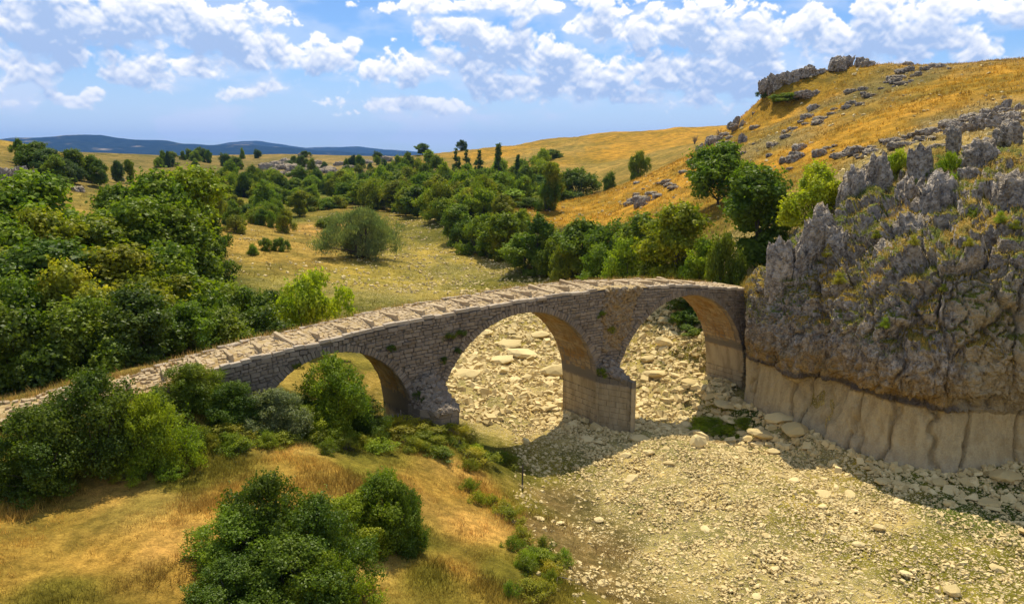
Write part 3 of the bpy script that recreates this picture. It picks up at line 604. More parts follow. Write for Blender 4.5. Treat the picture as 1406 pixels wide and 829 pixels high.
bridge = link('stone_bridge', None, None, (BA[0], BA[1], 0), (0, 0, BANG))
tag(bridge, 'old humped stone bridge of three round arches ending against the cliff', 'bridge')
S0, S1 = -23.4, 14.6
def intrados(s):
    z = np.full(np.shape(s), -1.2)
    for c, zc, r in ARCH:
        k = np.abs(s - c) < r; z = np.where(k, np.maximum(z, zc + np.sqrt(np.clip(r * r - (s - c) ** 2, 0, None))), z)
    return z
def slab_core(s_lo, s_hi, q0, q1, topdz, base=None, name='core', mat=m_core, ds=.16):
    cuts = sorted(set([s_lo, s_hi] + [x for c, _, r in ARCH for x in (c - r, c + r) if s_lo < x < s_hi]))
    ss = []
    for a_, b_ in zip(cuts[:-1], cuts[1:]): ss += list(np.linspace(a_, b_, max(2, int((b_ - a_) / ds)), endpoint=False))
    ss = np.array(ss + [s_hi]); V, F_ = [], []
    for a_, b_ in zip(ss[:-1], ss[1:]):
        mid = (a_ + b_) / 2; arch = next(((c, zc, r) for c, zc, r in ARCH if abs(mid - c) < r), None)
        bot = lambda s: (arch[1] + math.sqrt(max(arch[2] ** 2 - (s - arch[0]) ** 2, 0))) + .06 if arch else (-1.2 if base is None else base)
        n = len(V)
        for q in (q0, q1):
            V += [(a_, q, bot(a_)), (b_, q, bot(b_)), (b_, q, deck(b_) + topdz), (a_, q, deck(a_) + topdz)]
        F_ += [(n, n + 1, n + 2, n + 3), (n + 5, n + 4, n + 7, n + 6), (n + 3, n + 2, n + 6, n + 7), (n, n + 4, n + 5, n + 1)]
    for c, zc, r in ARCH:
        for s in (c - r + .0, c + r - .0):
            d = -.06 if s < c else .06; n = len(V)
            V += [(s + d, q0, -1.2), (s + d, q1, -1.2), (s + d, q1, zc + .1), (s + d, q0, zc + .1)]; F_.append((n, n + 1, n + 2, n + 3))
    n = len(V)
    for s in (s_lo, s_hi):
        zb = -1.2 if base is None else base
        V += [(s, q0, zb), (s, q1, zb), (s, q1, deck(s) + topdz), (s, q0, deck(s) + topdz)]
    F_ += [(n, n + 1, n + 2, n + 3), (n + 4, n + 5, n + 6, n + 7)]
    return link(name, mesh_np(name, np.array(V), np.array(F_), mat), bridge)
wall = slab_core(S0, S1, .10, BW - .04, -.10, name='wall')
# facing: courses run parallel to the road
def collapsed(s, z):
    e = .35 * math.sin(z * 2.3) + .2 * math.sin(z * 5.1)
    return .45 + e * .4 < s < 3.7 - (8.9 - z) * .42 + e * .5 and z > 5.0 and math.hypot(s - 7.845, z - 1.33) > 6.42 + .62
face, dcum = [], .16
while dcum < 10:
    h = rngb.uniform(.145, .25); s = S0 + rngb.uniform(-.1, .3) + (.25 * dcum if dcum < 2 else .3)
    while s < S1:
        L = (.20 + .36 * rngb.random() ** 1.4) * (1 + (h - .2) * 1.8); sm = s + L / 2; z = float(deck(sm)) - dcum - h / 2
        ok = z > -.6 and not collapsed(sm, z) and not (sm < -20 and z < 4.6)
        if ok:
            for c, zc, r in ARCH:
                if (z >= zc and math.hypot(sm - c, z - zc) < r + .40) or (z < zc and abs(sm - c) < r + .05): ok = False
        if ok:
            sl = float(deck(sm + .3) - deck(sm - .3)) / .6
            if rngb.random() > .012:
                face.append(frame((sm, rngb.normal(-.005, .024), z), (L - .018, 0, (L - .018) * (sl + rngb.normal(0, .03))), (0, .26, 0), (rngb.normal(0, .018), 0, (h - .018) * rngb.uniform(.9, 1.03))))
        s += L
    dcum += h
def seen_size(M):
    s, z = M[0, 3], M[2, 3]; p = bxy(s, 0); return np.linalg.norm(M[:, 0]) * np.linalg.norm(M[:, 2]) / p[1] ** 2 * (1 if z > 4.0 else .2)
face.sort(key=seen_size, reverse=True)
pieces('stone', ub_meshes(UB, m_face, 'stone'), face[:286], wall)
joined('facing_stones', UB, face[286:], m_face, wall)
# arch rings and vault linings
for ai, (c, zc, r) in enumerate(ARCH):
    n = int(math.pi * (r + .2) / .20); Ms, vault = [], []
    for k in range(n):
        th = (k + .5) / n * math.pi; cs, sn = math.cos(th), math.sin(th); hh = .38 + rngb.uniform(-.07, .06)
        z = zc + (r + hh / 2) * sn
        Ms.append(frame((c + (r + hh / 2 + .0) * cs, rngb.normal(-.012, .012), z), (-sn * (.20 - .012) * 1.02, 0, cs * (.20 - .012) * 1.02), (0, .34, 0), (cs * hh, 0, sn * hh)))
    nr = int(math.pi * r / .30)
    for k in range(nr):
        th = (k + .5) / nr * math.pi; cs, sn = math.cos(th), math.sin(th); q = .34 + rngb.uniform(0, .2)
        while q < BW - .05:
            L = min(rngb.uniform(.3, .62), BW - .02 - q)
            if L > .12: vault.append(frame((c + (r + rngb.normal(0, .01)) * cs, q + L / 2, zc + (r + rngb.normal(0, .01)) * sn), (0, L - .018, 0), (cs * .2, 0, sn * .2), (-sn * (math.pi * r / nr - .016), 0, cs * (math.pi * r / nr - .016))))
            q += L
    vo = joined('arch_vault', UB, vault, m_soff, bridge); del vo['kind']
    pieces('voussoir', ub_meshes(UB[:4], m_face, 'voussoir'), Ms, vo)
    jm = []
    for sg in (-1, 1):
        z = zc
        while z > -1.0:
            h = rngb.uniform(.33, .42); q = .02 + rngb.uniform(0, .2)
            while q < BW - .03:
                L = min(rngb.uniform(.5, .95), BW - .02 - q)
                if L > .15: jm.append(frame((c + sg * r, q + L / 2, z - h / 2), (0, -sg * (L - .012), 0), (sg * .2, 0, 0), (0, 0, h - .012)))
                q += L
            z -= h
    jm_ = jm
    if ai == 0: joined('pier_blocks', UA, jm_, m_face, vo)
    else: pieces('ashlar_block', ub_meshes(UA, m_face, 'ashlar_block'), jm_, vo)
# cutwaters
def cutwater(poly, z0, z1, sticks=True):
    Ms = []
    cen = np.mean(np.array(poly), 0); ins = [tuple(np.array(p) * .94 + cen * .06) for p in poly]
    n = len(ins); V = [(a_, b_, z0) for a_, b_ in ins] + [(a_, b_, z1 - .02) for a_, b_ in ins]
    me = bpy.data.meshes.new('cutwater'); me.from_pydata(V, [], [(i, (i + 1) % n, n + (i + 1) % n, n + i) for i in range(n)] + [tuple(range(n, 2 * n))]); me.materials.append(m_core)
    cw = link('cutwater', me, bridge)
    for i in range(n - 1):
        a_, b_ = np.array(poly[i]), np.array(poly[i + 1]); Lx = np.linalg.norm(b_ - a_); d = (b_ - a_) / Lx; inw = np.array([-d[1], d[0]])
        if (cen - a_) @ inw < 0: inw = -inw
        z = z1
        while z > z0:
            h = rngb.uniform(.34, .42); x = -rngb.uniform(0, .3)
            while x < Lx - .02:
                L = rngb.uniform(.55, .95); xa, xb = max(x, 0), min(x + L, Lx); x += L
                if xb - xa < .1: continue
                m = a_ + d * (xa + xb) / 2
                Ms.append(frame((m[0], m[1], z - h / 2), (d[0] * (xb - xa - .012), d[1] * (xb - xa - .012), 0), (inw[0] * .22, inw[1] * .22, 0), (0, 0, h - .012)))
            z -= h
    pieces('ashlar_block', ub_meshes(UA, m_face, 'ashlar_block'), Ms, cw)
cutwater([(-.02, .05), (.0, -.2), (1.0, -2.35), (1.5, -.2), (1.52, .05)], -1.0, 3.45)
cutwater([(-13.25, .05), (-13.2, -1.2), (-12.5, -2.15), (-11.5, -2.2), (-10.95, -1.4), (-11.2, .05)], .2, 4.1)
def rubble(name, pts, sizes, mat, seed, stretch=(1, 1, .75)):
    rng = np.random.default_rng(seed); n = len(pts); V, F_ = ICO1
    A = rotz_scale(rng, n, sizes * stretch[0] * rng.uniform(.7, 1.2, n), sizes * stretch[1] * rng.uniform(.7, 1.2, n), sizes * stretch[2] * rng.uniform(.7, 1.2, n), .5)
    M = np.concatenate([A, pts[:, :, None]], 2); v, f = instances(V, F_, M)
    v = v + np.repeat(sizes, len(V))[:, None] * .28 * np.random.default_rng(seed + 1).uniform(-1, 1, v.shape)
    me = mesh_np(name, v, f, mat); fattr(me, 'rnd', np.repeat(rng.uniform(0, 1, n), len(V)))
    return me
rr = np.random.default_rng(8); pts = []
for _ in range(2600):                                                 # core laid bare above the middle pier
    s, z = rr.uniform(.2, 4.2), rr.uniform(5.0, 8.9)
    if collapsed(s, z) and z < deck(s) - .02: pts.append((s, .02 + .13 * rr.random() + .06 * math.sin(s * 5 + z * 3), z))
pts = np.array(pts); link('rubble', rubble('rubble', pts, rr.uniform(.07, .19, len(pts)), m_rub, 3), bridge)['kind'] = 'stuff'
pts = []                                                              # ruined caps of the cutwaters
for _ in range(330):
    a_, b_ = rr.random(), rr.random(); q = -1.75 * a_; half = .72 * (1 - a_ * .85); s = .75 + .12 * a_ + (b_ - .5) * 2 * half
    pts.append((s, q, 3.42 + (1.35 * (1 - a_) ** 1.1 * (1 - abs(b_ - .5))) * rr.random() ** .5))
for _ in range(520):
    a_, b_ = rr.random(), rr.random(); q = -2.1 * a_; half = 1.12 * (1 - .45 * a_); s = -12.1 + (b_ - .5) * 2 * half
    pts.append((s, q, 4.0 + 1.7 * (1 - a_) ** .9 * (1 - (2 * b_ - 1) ** 2 * .8) * rr.random() ** .35))
pts = np.array(pts); link('cutwater_cap', rubble('cutwater_cap', pts, rr.uniform(.13, .26, len(pts)), m_face, 5), bridge)['kind'] = 'stuff'
# road: earth, paving, step stones, edge stones
ss = np.arange(-52, 15.2, .3); qs = np.linspace(.02, BW - .02, 9); S_, Q_ = np.meshgrid(ss, qs, indexing='ij')
Z_ = deck(S_) - .045 + .05 * fbm2(S_, Q_, 1.1, 3, 12) + np.where((S_ < -24), -.05, 0) + .05 * np.cos((Q_ / BW - .5) * 3.1)
hole = np.vectorize(lambda s, q: -.5 * max(0, 1 - q / 1.1) if .4 < s < 3.8 else 0)(S_, Q_); Z_ = Z_ + hole
nq = len(qs); i0 = (np.arange(len(ss) - 1)[:, None] * nq + np.arange(nq - 1)[None]).ravel()
road = link('road_surface', mesh_np('road_surface', np.stack([S_, Q_, Z_], -1).reshape(-1, 3), np.stack([i0, i0 + nq, i0 + nq + 1, i0 + 1], 1), m_earth, True), bridge)
pav = []
s = -46.0
while s < 14.6:
    L = rngb.uniform(.17, .28); q = .25 + rngb.uniform(0, .2)
    while q < BW - .3:
        w_ = rngb.uniform(.17, .34); keep = .86 if s > -20 else (.60 if s > -30 else .35)
        if not (.4 < s < 3.8 and q < 1.0) and rngb.random() < keep:
            top = float(deck(s)) + .045 * math.cos((q / BW - .5) * 3.1) + rngb.normal(.0, .018)
            pav.append(frame((s + rngb.normal(0, .04), q + w_ / 2, top), (rngb.normal(0, .03), w_ * .92, rngb.normal(0, .03)), (0, 0, -.16), (L * .92, rngb.normal(0, .04), rngb.normal(0, .025))))
        q += w_
    s += L
joined('paving', [unit_block(70 + i, .13, .10) for i in range(5)], pav, m_pave, road)
steps = []
s = -29.0
while s < 9.5:
    q0, q1 = .35 + rngb.uniform(0, .25), 3.0 + rngb.uniform(-.3, .2)
    if .2 < s < 4: q0 = 1.3
    sk = rngb.normal(.06, .05); top = float(deck(s)) + .19 + rngb.uniform(-.02, .03)
    steps.append(frame((s, (q0 + q1) / 2, top), (sk, q1 - q0, 0), (0, 0, -.3), (.15, 0, .03))); s += rngb.uniform(1.3, 1.55)
def long_block(seed):
    rng = np.random.default_rng(seed); V, F_ = [], []; n = 9
    for i in range(n):
        x = -.5 + i / (n - 1); j = rng.uniform(-.1, .1, 4); dz_ = rng.uniform(-.09, .09)
        V += [(x, 1, -.5 + j[0]), (x, .1 + dz_, -.42 + j[1]), (x, .0 + dz_, .42 + j[2]), (x, 1, .5 + j[3])]
    for i in range(n - 1):
        for k in range(3): F_.append((4 * i + k, 4 * i + 4 + k, 4 * i + 5 + k, 4 * i + 1 + k))
    F_ += [(0, 1, 2, 3), (4 * n - 1, 4 * n - 2, 4 * n - 3, 4 * n - 4)]
    return np.array(V), np.array(F_)
pieces('step_stone', ub_meshes([long_block(i) for i in range(4)], m_pave, 'step_stone'), steps, road)
cope = []
for q, sa, sb in ((.13, S0 + .2, S1), (BW - .16, -44, S1)):
    s = sa
    while s < sb:
        L = rngb.uniform(.4, .85)
        if not (q < 1 and .3 < s + L / 2 < 3.95) and not (s < -24 and rngb.random() < .35):
            sl = float(deck(s + L) - deck(s)) / L
            cope.append(frame((s + L / 2, q + rngb.normal(0, .03), float(deck(s + L / 2)) + .05 + rngb.normal(0, .025)), (L * .97, rngb.normal(0, .02), L * sl), (0, 0, -.17), (0, .30 + rngb.normal(0, .05), rngb.normal(0, .02))))
        s += L
pieces('edge_stone', ub_meshes([unit_block(90 + i, .06, .06) for i in range(6)], m_cope, 'edge_stone'), cope, road)
# the broken stub of wall further along the ramp
stub = []
for z0 in (.12, .36, .6, .84):
    s = -25.6 + z0 * .3
    while s < -24.4 - z0 * .2:
        L = rngb.uniform(.3, .5); stub.append(frame((s + L / 2, -.05 + rngb.normal(0, .03), float(deck(s)) - z0 - .05), (L - .02, 0, 0), (0, .4, 0), (0, 0, .22))); s += L
pieces('stone', ub_meshes(UB, m_face, 'stone'), stub, wall)
# ---------------------------------------------------------------- vegetation
def leaf_material(name, trans=.45):
    m = bpy.data.materials.new(name); m.use_nodes = True; t = NT(m.node_tree); t.n.clear()
    oi = t.n.new('ShaderNodeObjectInfo'); r = t.attr('rnd', 2)
    base = oi.outputs['Color']
    c = t.mix(r, t.mix(1.0, base, (.6, .64, .6), 'MULTIPLY'), t.mix(1.0, base, (1.5, 1.4, 1.15), 'MULTIPLY'))
    n = t.noise(t.geo('Position'), .55, 3, .5)
    c = t.mix(t.ramp(n, .35, .68), t.mix(1.0, c, (.78, .86, .85), 'MULTIPLY'), t.mix(1.0, c, (1.28, 1.16, .95), 'MULTIPLY'))
    d = t.n.new('ShaderNodeBsdfDiffuse'); t.put(d.inputs[0], c)
    tr = t.n.new('ShaderNodeBsdfTranslucent'); t.put(tr.inputs[0], t.mix(1.0, c, (1.08, 1.18, .5), 'MULTIPLY'))
    mx = t.n.new('ShaderNodeMixShader'); mx.inputs[0].default_value = trans; t.l.new(d.outputs[0], mx.inputs[1]); t.l.new(tr.outputs[0], mx.inputs[2])
    g = t.n.new('ShaderNodeBsdfGlossy'); g.inputs['Roughness'].default_value = .45; g.inputs[0].default_value = (1, 1, 1, 1)
    m2 = t.n.new('ShaderNodeMixShader'); m2.inputs[0].default_value = .012; t.l.new(mx.outputs[0], m2.inputs[1]); t.l.new(g.outputs[0], m2.inputs[2])
    t.l.new(m2.outputs[0], t.n.new('ShaderNodeOutputMaterial').inputs[0]); return m
m_leaf = leaf_material('leaf')
m_bark, t, b = material('bark')
P = t.geo('Position'); t.put(b.inputs['Base Color'], t.mix(t.noise(t.vmath('MULTIPLY', P, (6, 6, 1.2)), 1.5, 6, .7), (.035, .028, .02), (.17, .14, .11)))
m_dead, t, b = material('dry_wood'); t.put(b.inputs['Base Color'], t.mix(t.noise(t.geo('Position'), 9.0, 5, .7), (.10, .08, .06), (.30, .25, .20)))

def tubes(segs, sides=6):
    """segs: list of (points (k,3), radii (k,))"""
    V, F_ = [], []; off = 0
    for pts, rad in segs:
        pts = np.asarray(pts, float); k = len(pts); tang = np.gradient(pts, axis=0); tang /= np.linalg.norm(tang, axis=1)[:, None] + 1e-9
        ref = np.array([1, .3, .1]); a_ = np.cross(tang, ref); a_ /= np.linalg.norm(a_, axis=1)[:, None] + 1e-9; b_ = np.cross(tang, a_)
        an = np.linspace(0, 2 * np.pi, sides, endpoint=False)
        ring = pts[:, None] + np.asarray(rad)[:, None, None] * (np.cos(an)[None, :, None] * a_[:, None] + np.sin(an)[None, :, None] * b_[:, None])
        V.append(ring.reshape(-1, 3))
        for i in range(k - 1):
            for j in range(sides):
                j2 = (j + 1) % sides; F_.append((off + i * sides + j, off + i * sides + j2, off + (i + 1) * sides + j2, off + (i + 1) * sides + j))
        off += k * sides
    return np.concatenate(V), np.array(F_)
def limb(rng, a_, b_, r0, r1, k=5, sag=.12):
    a_, b_ = np.array(a_, float), np.array(b_, float); L = np.linalg.norm(b_ - a_); tt = np.linspace(0, 1, k)[:, None]
    p = a_ + (b_ - a_) * tt + rng.normal(0, sag * L * .4, (k, 3)) * (tt * (1 - tt) * 2) + np.array([0, 0, 1]) * (tt * (1 - tt)) * L * sag
    return p, np.linspace(r0, r1, k)
def make_plant(seed, Hh, R, z0, nlobe, lr, nleaf, leaf, shape='round', trunk_r=.18, narrow=1.0, stems=1, fuzz=.16):
    rng = np.random.default_rng(seed); cen, rad = [], []
    prof = {'round': lambda k: math.sqrt(max(0, 1 - (2 * k - .95) ** 2 * .92)), 'cone': lambda k: 1.0 - .9 * k, 'shrub': lambda k: math.sqrt(max(0, 1 - (k * .98) ** 3.0)), 'willow': lambda k: math.sqrt(max(.0, 1 - (1.75 * k - .72) ** 2))}[shape]
    while len(cen) < nlobe:
        k = rng.random() ** (1.25 if shape in ('cone', 'shrub') else .9); th = rng.uniform(0, 2 * np.pi); rr_ = prof(k) * R * math.sqrt(rng.uniform(.12, 1)) * (1 + (.24 * math.sin(2 * th + seed) + .16 * math.sin(3 * th + 2 * seed) + .12 * math.sin(5 * th + seed)) * (0 if shape == 'cone' else 1))
        l = lr * rng.uniform(.6, 1.35) * (1 - .55 * k if shape == 'cone' else 1); rr_ = max(0, rr_ - l * .45)
        cen.append((rr_ * math.cos(th), rr_ * math.sin(th), z0 + k * (Hh - z0 - l * .6) + l * .15)); rad.append(l)
    cen, rad = np.array(cen), np.array(rad)
    w = rad ** 2; li = rng.choice(nlobe, nleaf, p=w / w.sum())
    d = rng.normal(size=(nleaf, 3)); d[:, 2] += .35; d /= np.linalg.norm(d, axis=1)[:, None]
    pos = cen[li] + d * (rad[li] * (rng.uniform(.55, 1.0, nleaf) ** .5 + rng.normal(0, fuzz, nleaf)))[:, None] * np.array([1, 1, .85])
    ns = int(nleaf * .22); per = 14; nsh = ns // per                      # loose shoots that break the outline
    li2 = rng.choice(nlobe, nsh, p=w / w.sum()); sd2 = rng.normal(size=(nsh, 3)); sd2[:, 2] = np.abs(sd2[:, 2]) + .25; sd2 /= np.linalg.norm(sd2, axis=1)[:, None]
    st2 = cen[li2] + sd2 * rad[li2][:, None] * .8; ln = rad[li2] * rng.uniform(.35, .95, nsh); tt = np.tile(np.linspace(.1, 1, per), nsh)
    pos[:nsh * per] = np.repeat(st2, per, 0) + np.repeat(sd2 * ln[:, None], per, 0) * tt[:, None] + rng.normal(0, leaf * .45, (nsh * per, 3)); d[:nsh * per] = np.repeat(sd2, per, 0)
    pos[:, 2] = np.maximum(pos[:, 2], .05)
    nrm = d + rng.normal(0, .55, (nleaf, 3)); nrm[:, 2] += .25; nrm /= np.linalg.norm(nrm, axis=1)[:, None]
    a_ = np.cross(nrm, rng.normal(size=(nleaf, 3))); a_ /= np.linalg.norm(a_, axis=1)[:, None]
    if shape == 'willow': a_ = a_ * .5 + np.array([0, 0, -1]); a_ /= np.linalg.norm(a_, axis=1)[:, None]
    b_ = np.cross(nrm, a_); sz = leaf * rng.uniform(.6, 1.35, nleaf)[:, None]
    bw = sz * .42 * narrow
    bend = nrm * sz * rng.uniform(-.15, .15, nleaf)[:, None]
    V = np.stack([pos - a_ * sz * .5, pos + b_ * bw + bend, pos + a_ * sz * .5, pos - b_ * bw + bend], 1).reshape(-1, 3)
    i0 = np.arange(nleaf) * 4; cm = mesh_np('crown', V, np.stack([i0, i0 + 1, i0 + 2, i0 + 3], 1), m_leaf)
    fattr(cm, 'rnd', np.clip(rng.normal(.45, .24, nleaf), 0, 1), 'FACE')
    segs = []; order = rng.permutation(nlobe)[:12 + 4 * stems]
    for s_ in range(stems):
        off = np.array([0, 0, 0]) if stems == 1 else np.append(rng.normal(0, R * .10, 2), 0)
        lean = off * 3.5 + np.append(rng.normal(0, R * .05, 2), 0); top = np.array([lean[0], lean[1], Hh * (.82 if shape != 'shrub' else .6)])
        tp, tr_ = limb(rng, off + np.array([0, 0, -.4]), top, trunk_r, trunk_r * .25, 8, .05); segs.append((tp, tr_))
        for q in order[s_::stems]:
            c_ = cen[q]; j = int(np.clip((c_[2] / max(Hh, .1) * .55) * 8, 1, 5)); segs.append(limb(rng, tp[j], c_, tr_[j] * .55, .02, 5, .12))
    V, F_ = tubes(segs, 5); tm = mesh_np('trunk', V, F_, m_bark, True)
    return cm, tm, Hh, R
PR = {
 'tree': [make_plant(11, 10, 4.0, 1.6, 46, 1.25, 17000, .34), make_plant(12, 10, 3.6, 1.2, 42, 1.15, 16000, .33), make_plant(13, 9.5, 4.3, 1.0, 50, 1.2, 17000, .34)],
 'bush': [make_plant(21, 5, 3.0, .25, 34, .85, 14000, .22, 'shrub', .10, stems=3), make_plant(22, 5, 2.7, .2, 30, .85, 13000, .22, 'shrub', .10, stems=4), make_plant(23, 4.6, 3.2, .2, 36, .8, 14000, .22, 'shrub', .1, stems=3)],
 'near': [make_plant(31, 4, 2.5, .0, 110, .50, 40000, .105, 'shrub', .05, stems=5, fuzz=.22), make_plant(32, 3.6, 2.6, .0, 120, .48, 40000, .10, 'shrub', .06, stems=6, fuzz=.24)],
 'pine': [make_plant(41, 12, 3.4, .8, 70, .72, 9000, .40, 'cone', .2, .6, fuzz=.3), make_plant(42, 11, 3.1, .8, 60, .7, 8000, .40, 'cone', .2, .6, fuzz=.3)],
 'slim': [make_plant(51, 9, 2.0, 1.0, 26, .9, 9000, .3, 'round', .13)],
 'willow': [make_plant(61, 7.6, 4.9, .5, 120, .85, 32000, .34, 'willow', .22, .34, 7, .3)],
 'weed': [make_plant(71, 1.2, 1.0, .03, 30, .26, 4200, .085, 'shrub', .015, .6, stems=6, fuzz=.35), make_plant(72, 1.1, 1.1, .03, 34, .25, 4200, .085, 'shrub', .015, .6, stems=6, fuzz=.35)],
}
GREENS = dict(mid=(.175, .240, .016), dark=(.115, .175, .016), olive=(.240, .268, .016), light=(.265, .340, .018), yellow=(.360, .335, .028), grey=(.235, .285, .125), pine=(.090, .145, .042), lime=(.340, .410, .022), deep=(.095, .140, .018))
rngv = random.Random(77)
def plant(kind, u, vtop, Y=None, wpx=40, green='mid', label=None, group=None, name=None, cat=None, vbase=None, hm=None, sink=.15, z=None):
    """u: pixel column; either vbase (foot seen at that row) or Y metres ahead; height from the top row vtop or hm metres"""
    if vbase is not None:
        x, y = hit(u, vbase)
    else:
        p = at_Y(u, vtop if vtop is not None else 400, Y); x, y = p[0], Y
    zg = ground(x, y) if z is None else z
    wd = wpx * y / (F * .985)
    if hm is None:
        uu = U0 + (u - U0); hm = at_Y(uu, vtop, y)[2] - zg
    hm = max(hm, .5)
    cm, tm, Hh, R = rngv.choice(PR[kind])
    names = dict(tree='broadleaf_tree', bush='shrub', near='shrub', pine='pine_tree', slim='slender_tree', willow='willow_tree', weed='weed_plant')
    o = link(name or names[kind], None, None, (x, y, zg - sink), (0, 0, rngv.uniform(0, 6.28)))
    k = wd / (2 * R); o.scale = (k * rngv.uniform(.94, 1.06), k * rngv.uniform(.94, 1.06), (hm + sink) / Hh)
    g = GREENS[green]; j = rngv.uniform(.85, 1.18); jj = rngv.uniform(.92, 1.1)
    cr = link('crown', cm, o); cr.color = (g[0] * j * jj, g[1] * j, g[2] * j, 1); link('trunk', tm, o)
    tag(o, label, cat or dict(tree='tree', bush='shrub', near='shrub', pine='tree', slim='tree', willow='tree', weed='plant')[kind], group)
    return o
# -- the trees and shrubs that can be told apart
plant('willow', 497, 290, 111, 100, 'grey', 'rounded grey-green willow standing alone on the dry plain')
plant('tree', 990, 199, 104, 92, 'mid', 'bushy round tree alone on the golden slope above the bridge')
plant('tree', 1046, 234, 66, 112, 'dark', 'large dark leafy tree behind the cliff end of the bridge')
plant('tree', 932, 282, 72, 100, 'olive', 'light green tree just behind the highest part of the bridge')
plant('bush', 1128, 232, 58, 88, 'lime', 'bright green bush growing out of the rocks atop the cliff')
plant('bush', 425, 379, 54, 92, 'lime', 'bright yellow-green young tree beside the bridge over the small arch', name='young_tree', cat='tree')
plant('near', 372, 660, 22.6, 150, 'dark', 'big dark green bush in the foreground meadow')
plant('near', 325, 708, 21.8, 150, 'mid', 'low bush grown into the left flank of the big meadow bush')
plant('near', 432, 690, 22.2, 150, 'dark', 'lower bush grown into the right flank of the big meadow bush')
plant('near', 400, 742, 20.8, 170, 'dark', 'lowest front part of the big meadow bush at the bottom edge')
plant('near', 318, 770, 20.4, 130, 'dark', 'ragged low bush at the bottom left of the big meadow bush')
plant('near', 452, 765, 20.6, 110, 'light', 'light green low bush at the bottom right of the big meadow bush')
plant('near', 522, 656, 25.8, 118, 'mid', 'smaller round bush right of the big meadow bush')
plant('near', 548, 672, 25.6, 84, 'dark', 'dark low bush at the right end of the smaller meadow bush')
plant('near', 486, 682, 25.2, 104, 'light', 'low bush between the big and the smaller meadow bush')
plant('near', 130, 518, 28.3, 165, 'dark', 'tall broad bush beside the lower end of the bridge ramp')
plant('near', 40, 566, 26.6, 140, 'dark', 'dense green bush at the left edge beneath the stony road')
plant('near', 205, 548, 28.6, 105, 'light', 'leafy bush overlapping the right side of the tallest ramp-side bush')
plant('near', 262, 503, 32.2, 95, 'mid', 'bush leaning on the broken wall stub of the ramp')
plant('near', 318, 528, 32.3, 90, 'dark', 'dark low bush at the left foot of the bridge wall')
plant('near', 376, 538, 33.0, 96, 'grey', 'greyish pale bush in front of the low bridge wall')
plant('near', 452, 497, 35.6, 118, 'mid', 'tall dark bush in front of the small left arch')
plant('near', 497, 545, 36.2, 80, 'dark', 'bush at the right foot of the small left arch')
plant('near', 420, 560, 34.0, 80, 'light', 'low pale bush left of the bush before the small arch')
plant('near', 545, 574, 37.2, 88, 'yellow', 'yellow-green weedy bush at the foot of the left pier')
plant('near', 602, 576, 38.4, 74, 'yellow', 'yellow-green weedy bush at the edge of the bank by the left pier')
plant('near', 580, 592, 36.6, 60, 'olive', 'small weedy clump below the left pier')
plant('slim', 740, 299, 100, 36, 'dark', 'slender dark tree rising above the row behind the bridge')
plant('bush', 942, 428, 65, 52, 'dark', 'low dark shrub among the rocks behind the cliff-side arch')
plant('bush', 957, 452, 62.5, 34, 'mid', 'small shrub by the abutment wall behind the cliff-side arch')
plant('bush', 955, 405, 67, 64, 'dark', 'dark shrub seen through the arch nearest the cliff')
plant('bush', 985, 440, 63, 50, 'deep', 'deep green shrub against the far side of the cliff-side arch')
plant('bush', 1000, 330, 62, 60, 'mid', 'shrub below the large dark tree behind the bridge')
plant('bush', 790, 234, 205, 66, 'dark', 'broad dark bush in the fold between the two golden hills')
plant('bush', 755, 252, 198, 50, 'mid', 'bush at the lower end of the fold between the golden hills')
plant('bush', 878, 210, 195, 26, 'mid', 'small bush where the near hill hides the far one')
plant('bush', 838, 237, 190, 22, 'dark', 'little bush at the upper end of the fold between the hills')
plant('pine', 684, 198, 222, 38, 'pine', 'tallest dark pine on the far golden slope')
plant('pine', 657, 205, 236, 36, 'pine', 'second tall pine left of the tallest one')
plant('pine', 711, 213, 214, 26, 'pine', 'thin open pine right of the tallest one')
plant('pine', 640, 204, 250, 28, 'pine', 'pine third from the tallest in the far slope row')
plant('pine', 626, 202, 256, 28, 'pine', 'pine fourth from the tallest in the far slope row')
plant('bush', 757, 206, 325, 34, 'dark', 'dark scrub patch across the middle of the far slope')
plant('bush', 735, 217, 318, 26, 'grey', 'grey scrub below the dark patch of the far slope')
plant('tree', 580, 198, 425, 22, 'dark', 'round tree on the skyline at the left end of the far hill')
plant('bush', 634, 193, 430, 14, 'pine', 'lone shrub on the skyline of the far hill')
plant('tree', 46, 197, 168, 48, 'dark', 'tallest tree of the clump on the hill at the left')
for k_, (u, v, Y, w_) in enumerate([(24, 193, 182, 18), (62, 205, 162, 44), (74, 216, 156, 34), (98, 206, 172, 34), (88, 222, 158, 34), (122, 214, 176, 28), (134, 222, 170, 26), (160, 222, 190, 18), (176, 220, 196, 16), (78, 243, 132, 34), (100, 225, 166, 26), (36, 200, 176, 30)]):
    plant('tree', u, v, Y, w_, ['dark', 'pine', 'mid'][k_ % 3], 'dark green tree in the clump scattered over the left hill', 'trees on the left hill')
for k_, (u, v, Y, w_, g) in enumerate([(-60, 430, 36, 150, 'mid'), (22, 428, 37, 150, 'dark'), (108, 418, 38.6, 132, 'mid'), (186, 405, 41, 138, 'deep'), (250, 420, 44.5, 116, 'dark'), (302, 428, 47.5, 104, 'mid'), (345, 424, 51, 92, 'dark'), (150, 450, 39, 90, 'dark'), (60, 470, 36.4, 90, 'mid')]):
    plant('bush', u, v, Y, w_, g, 'thick green shrub in the hedge behind the bridge ramp', 'shrubs behind the bridge ramp')
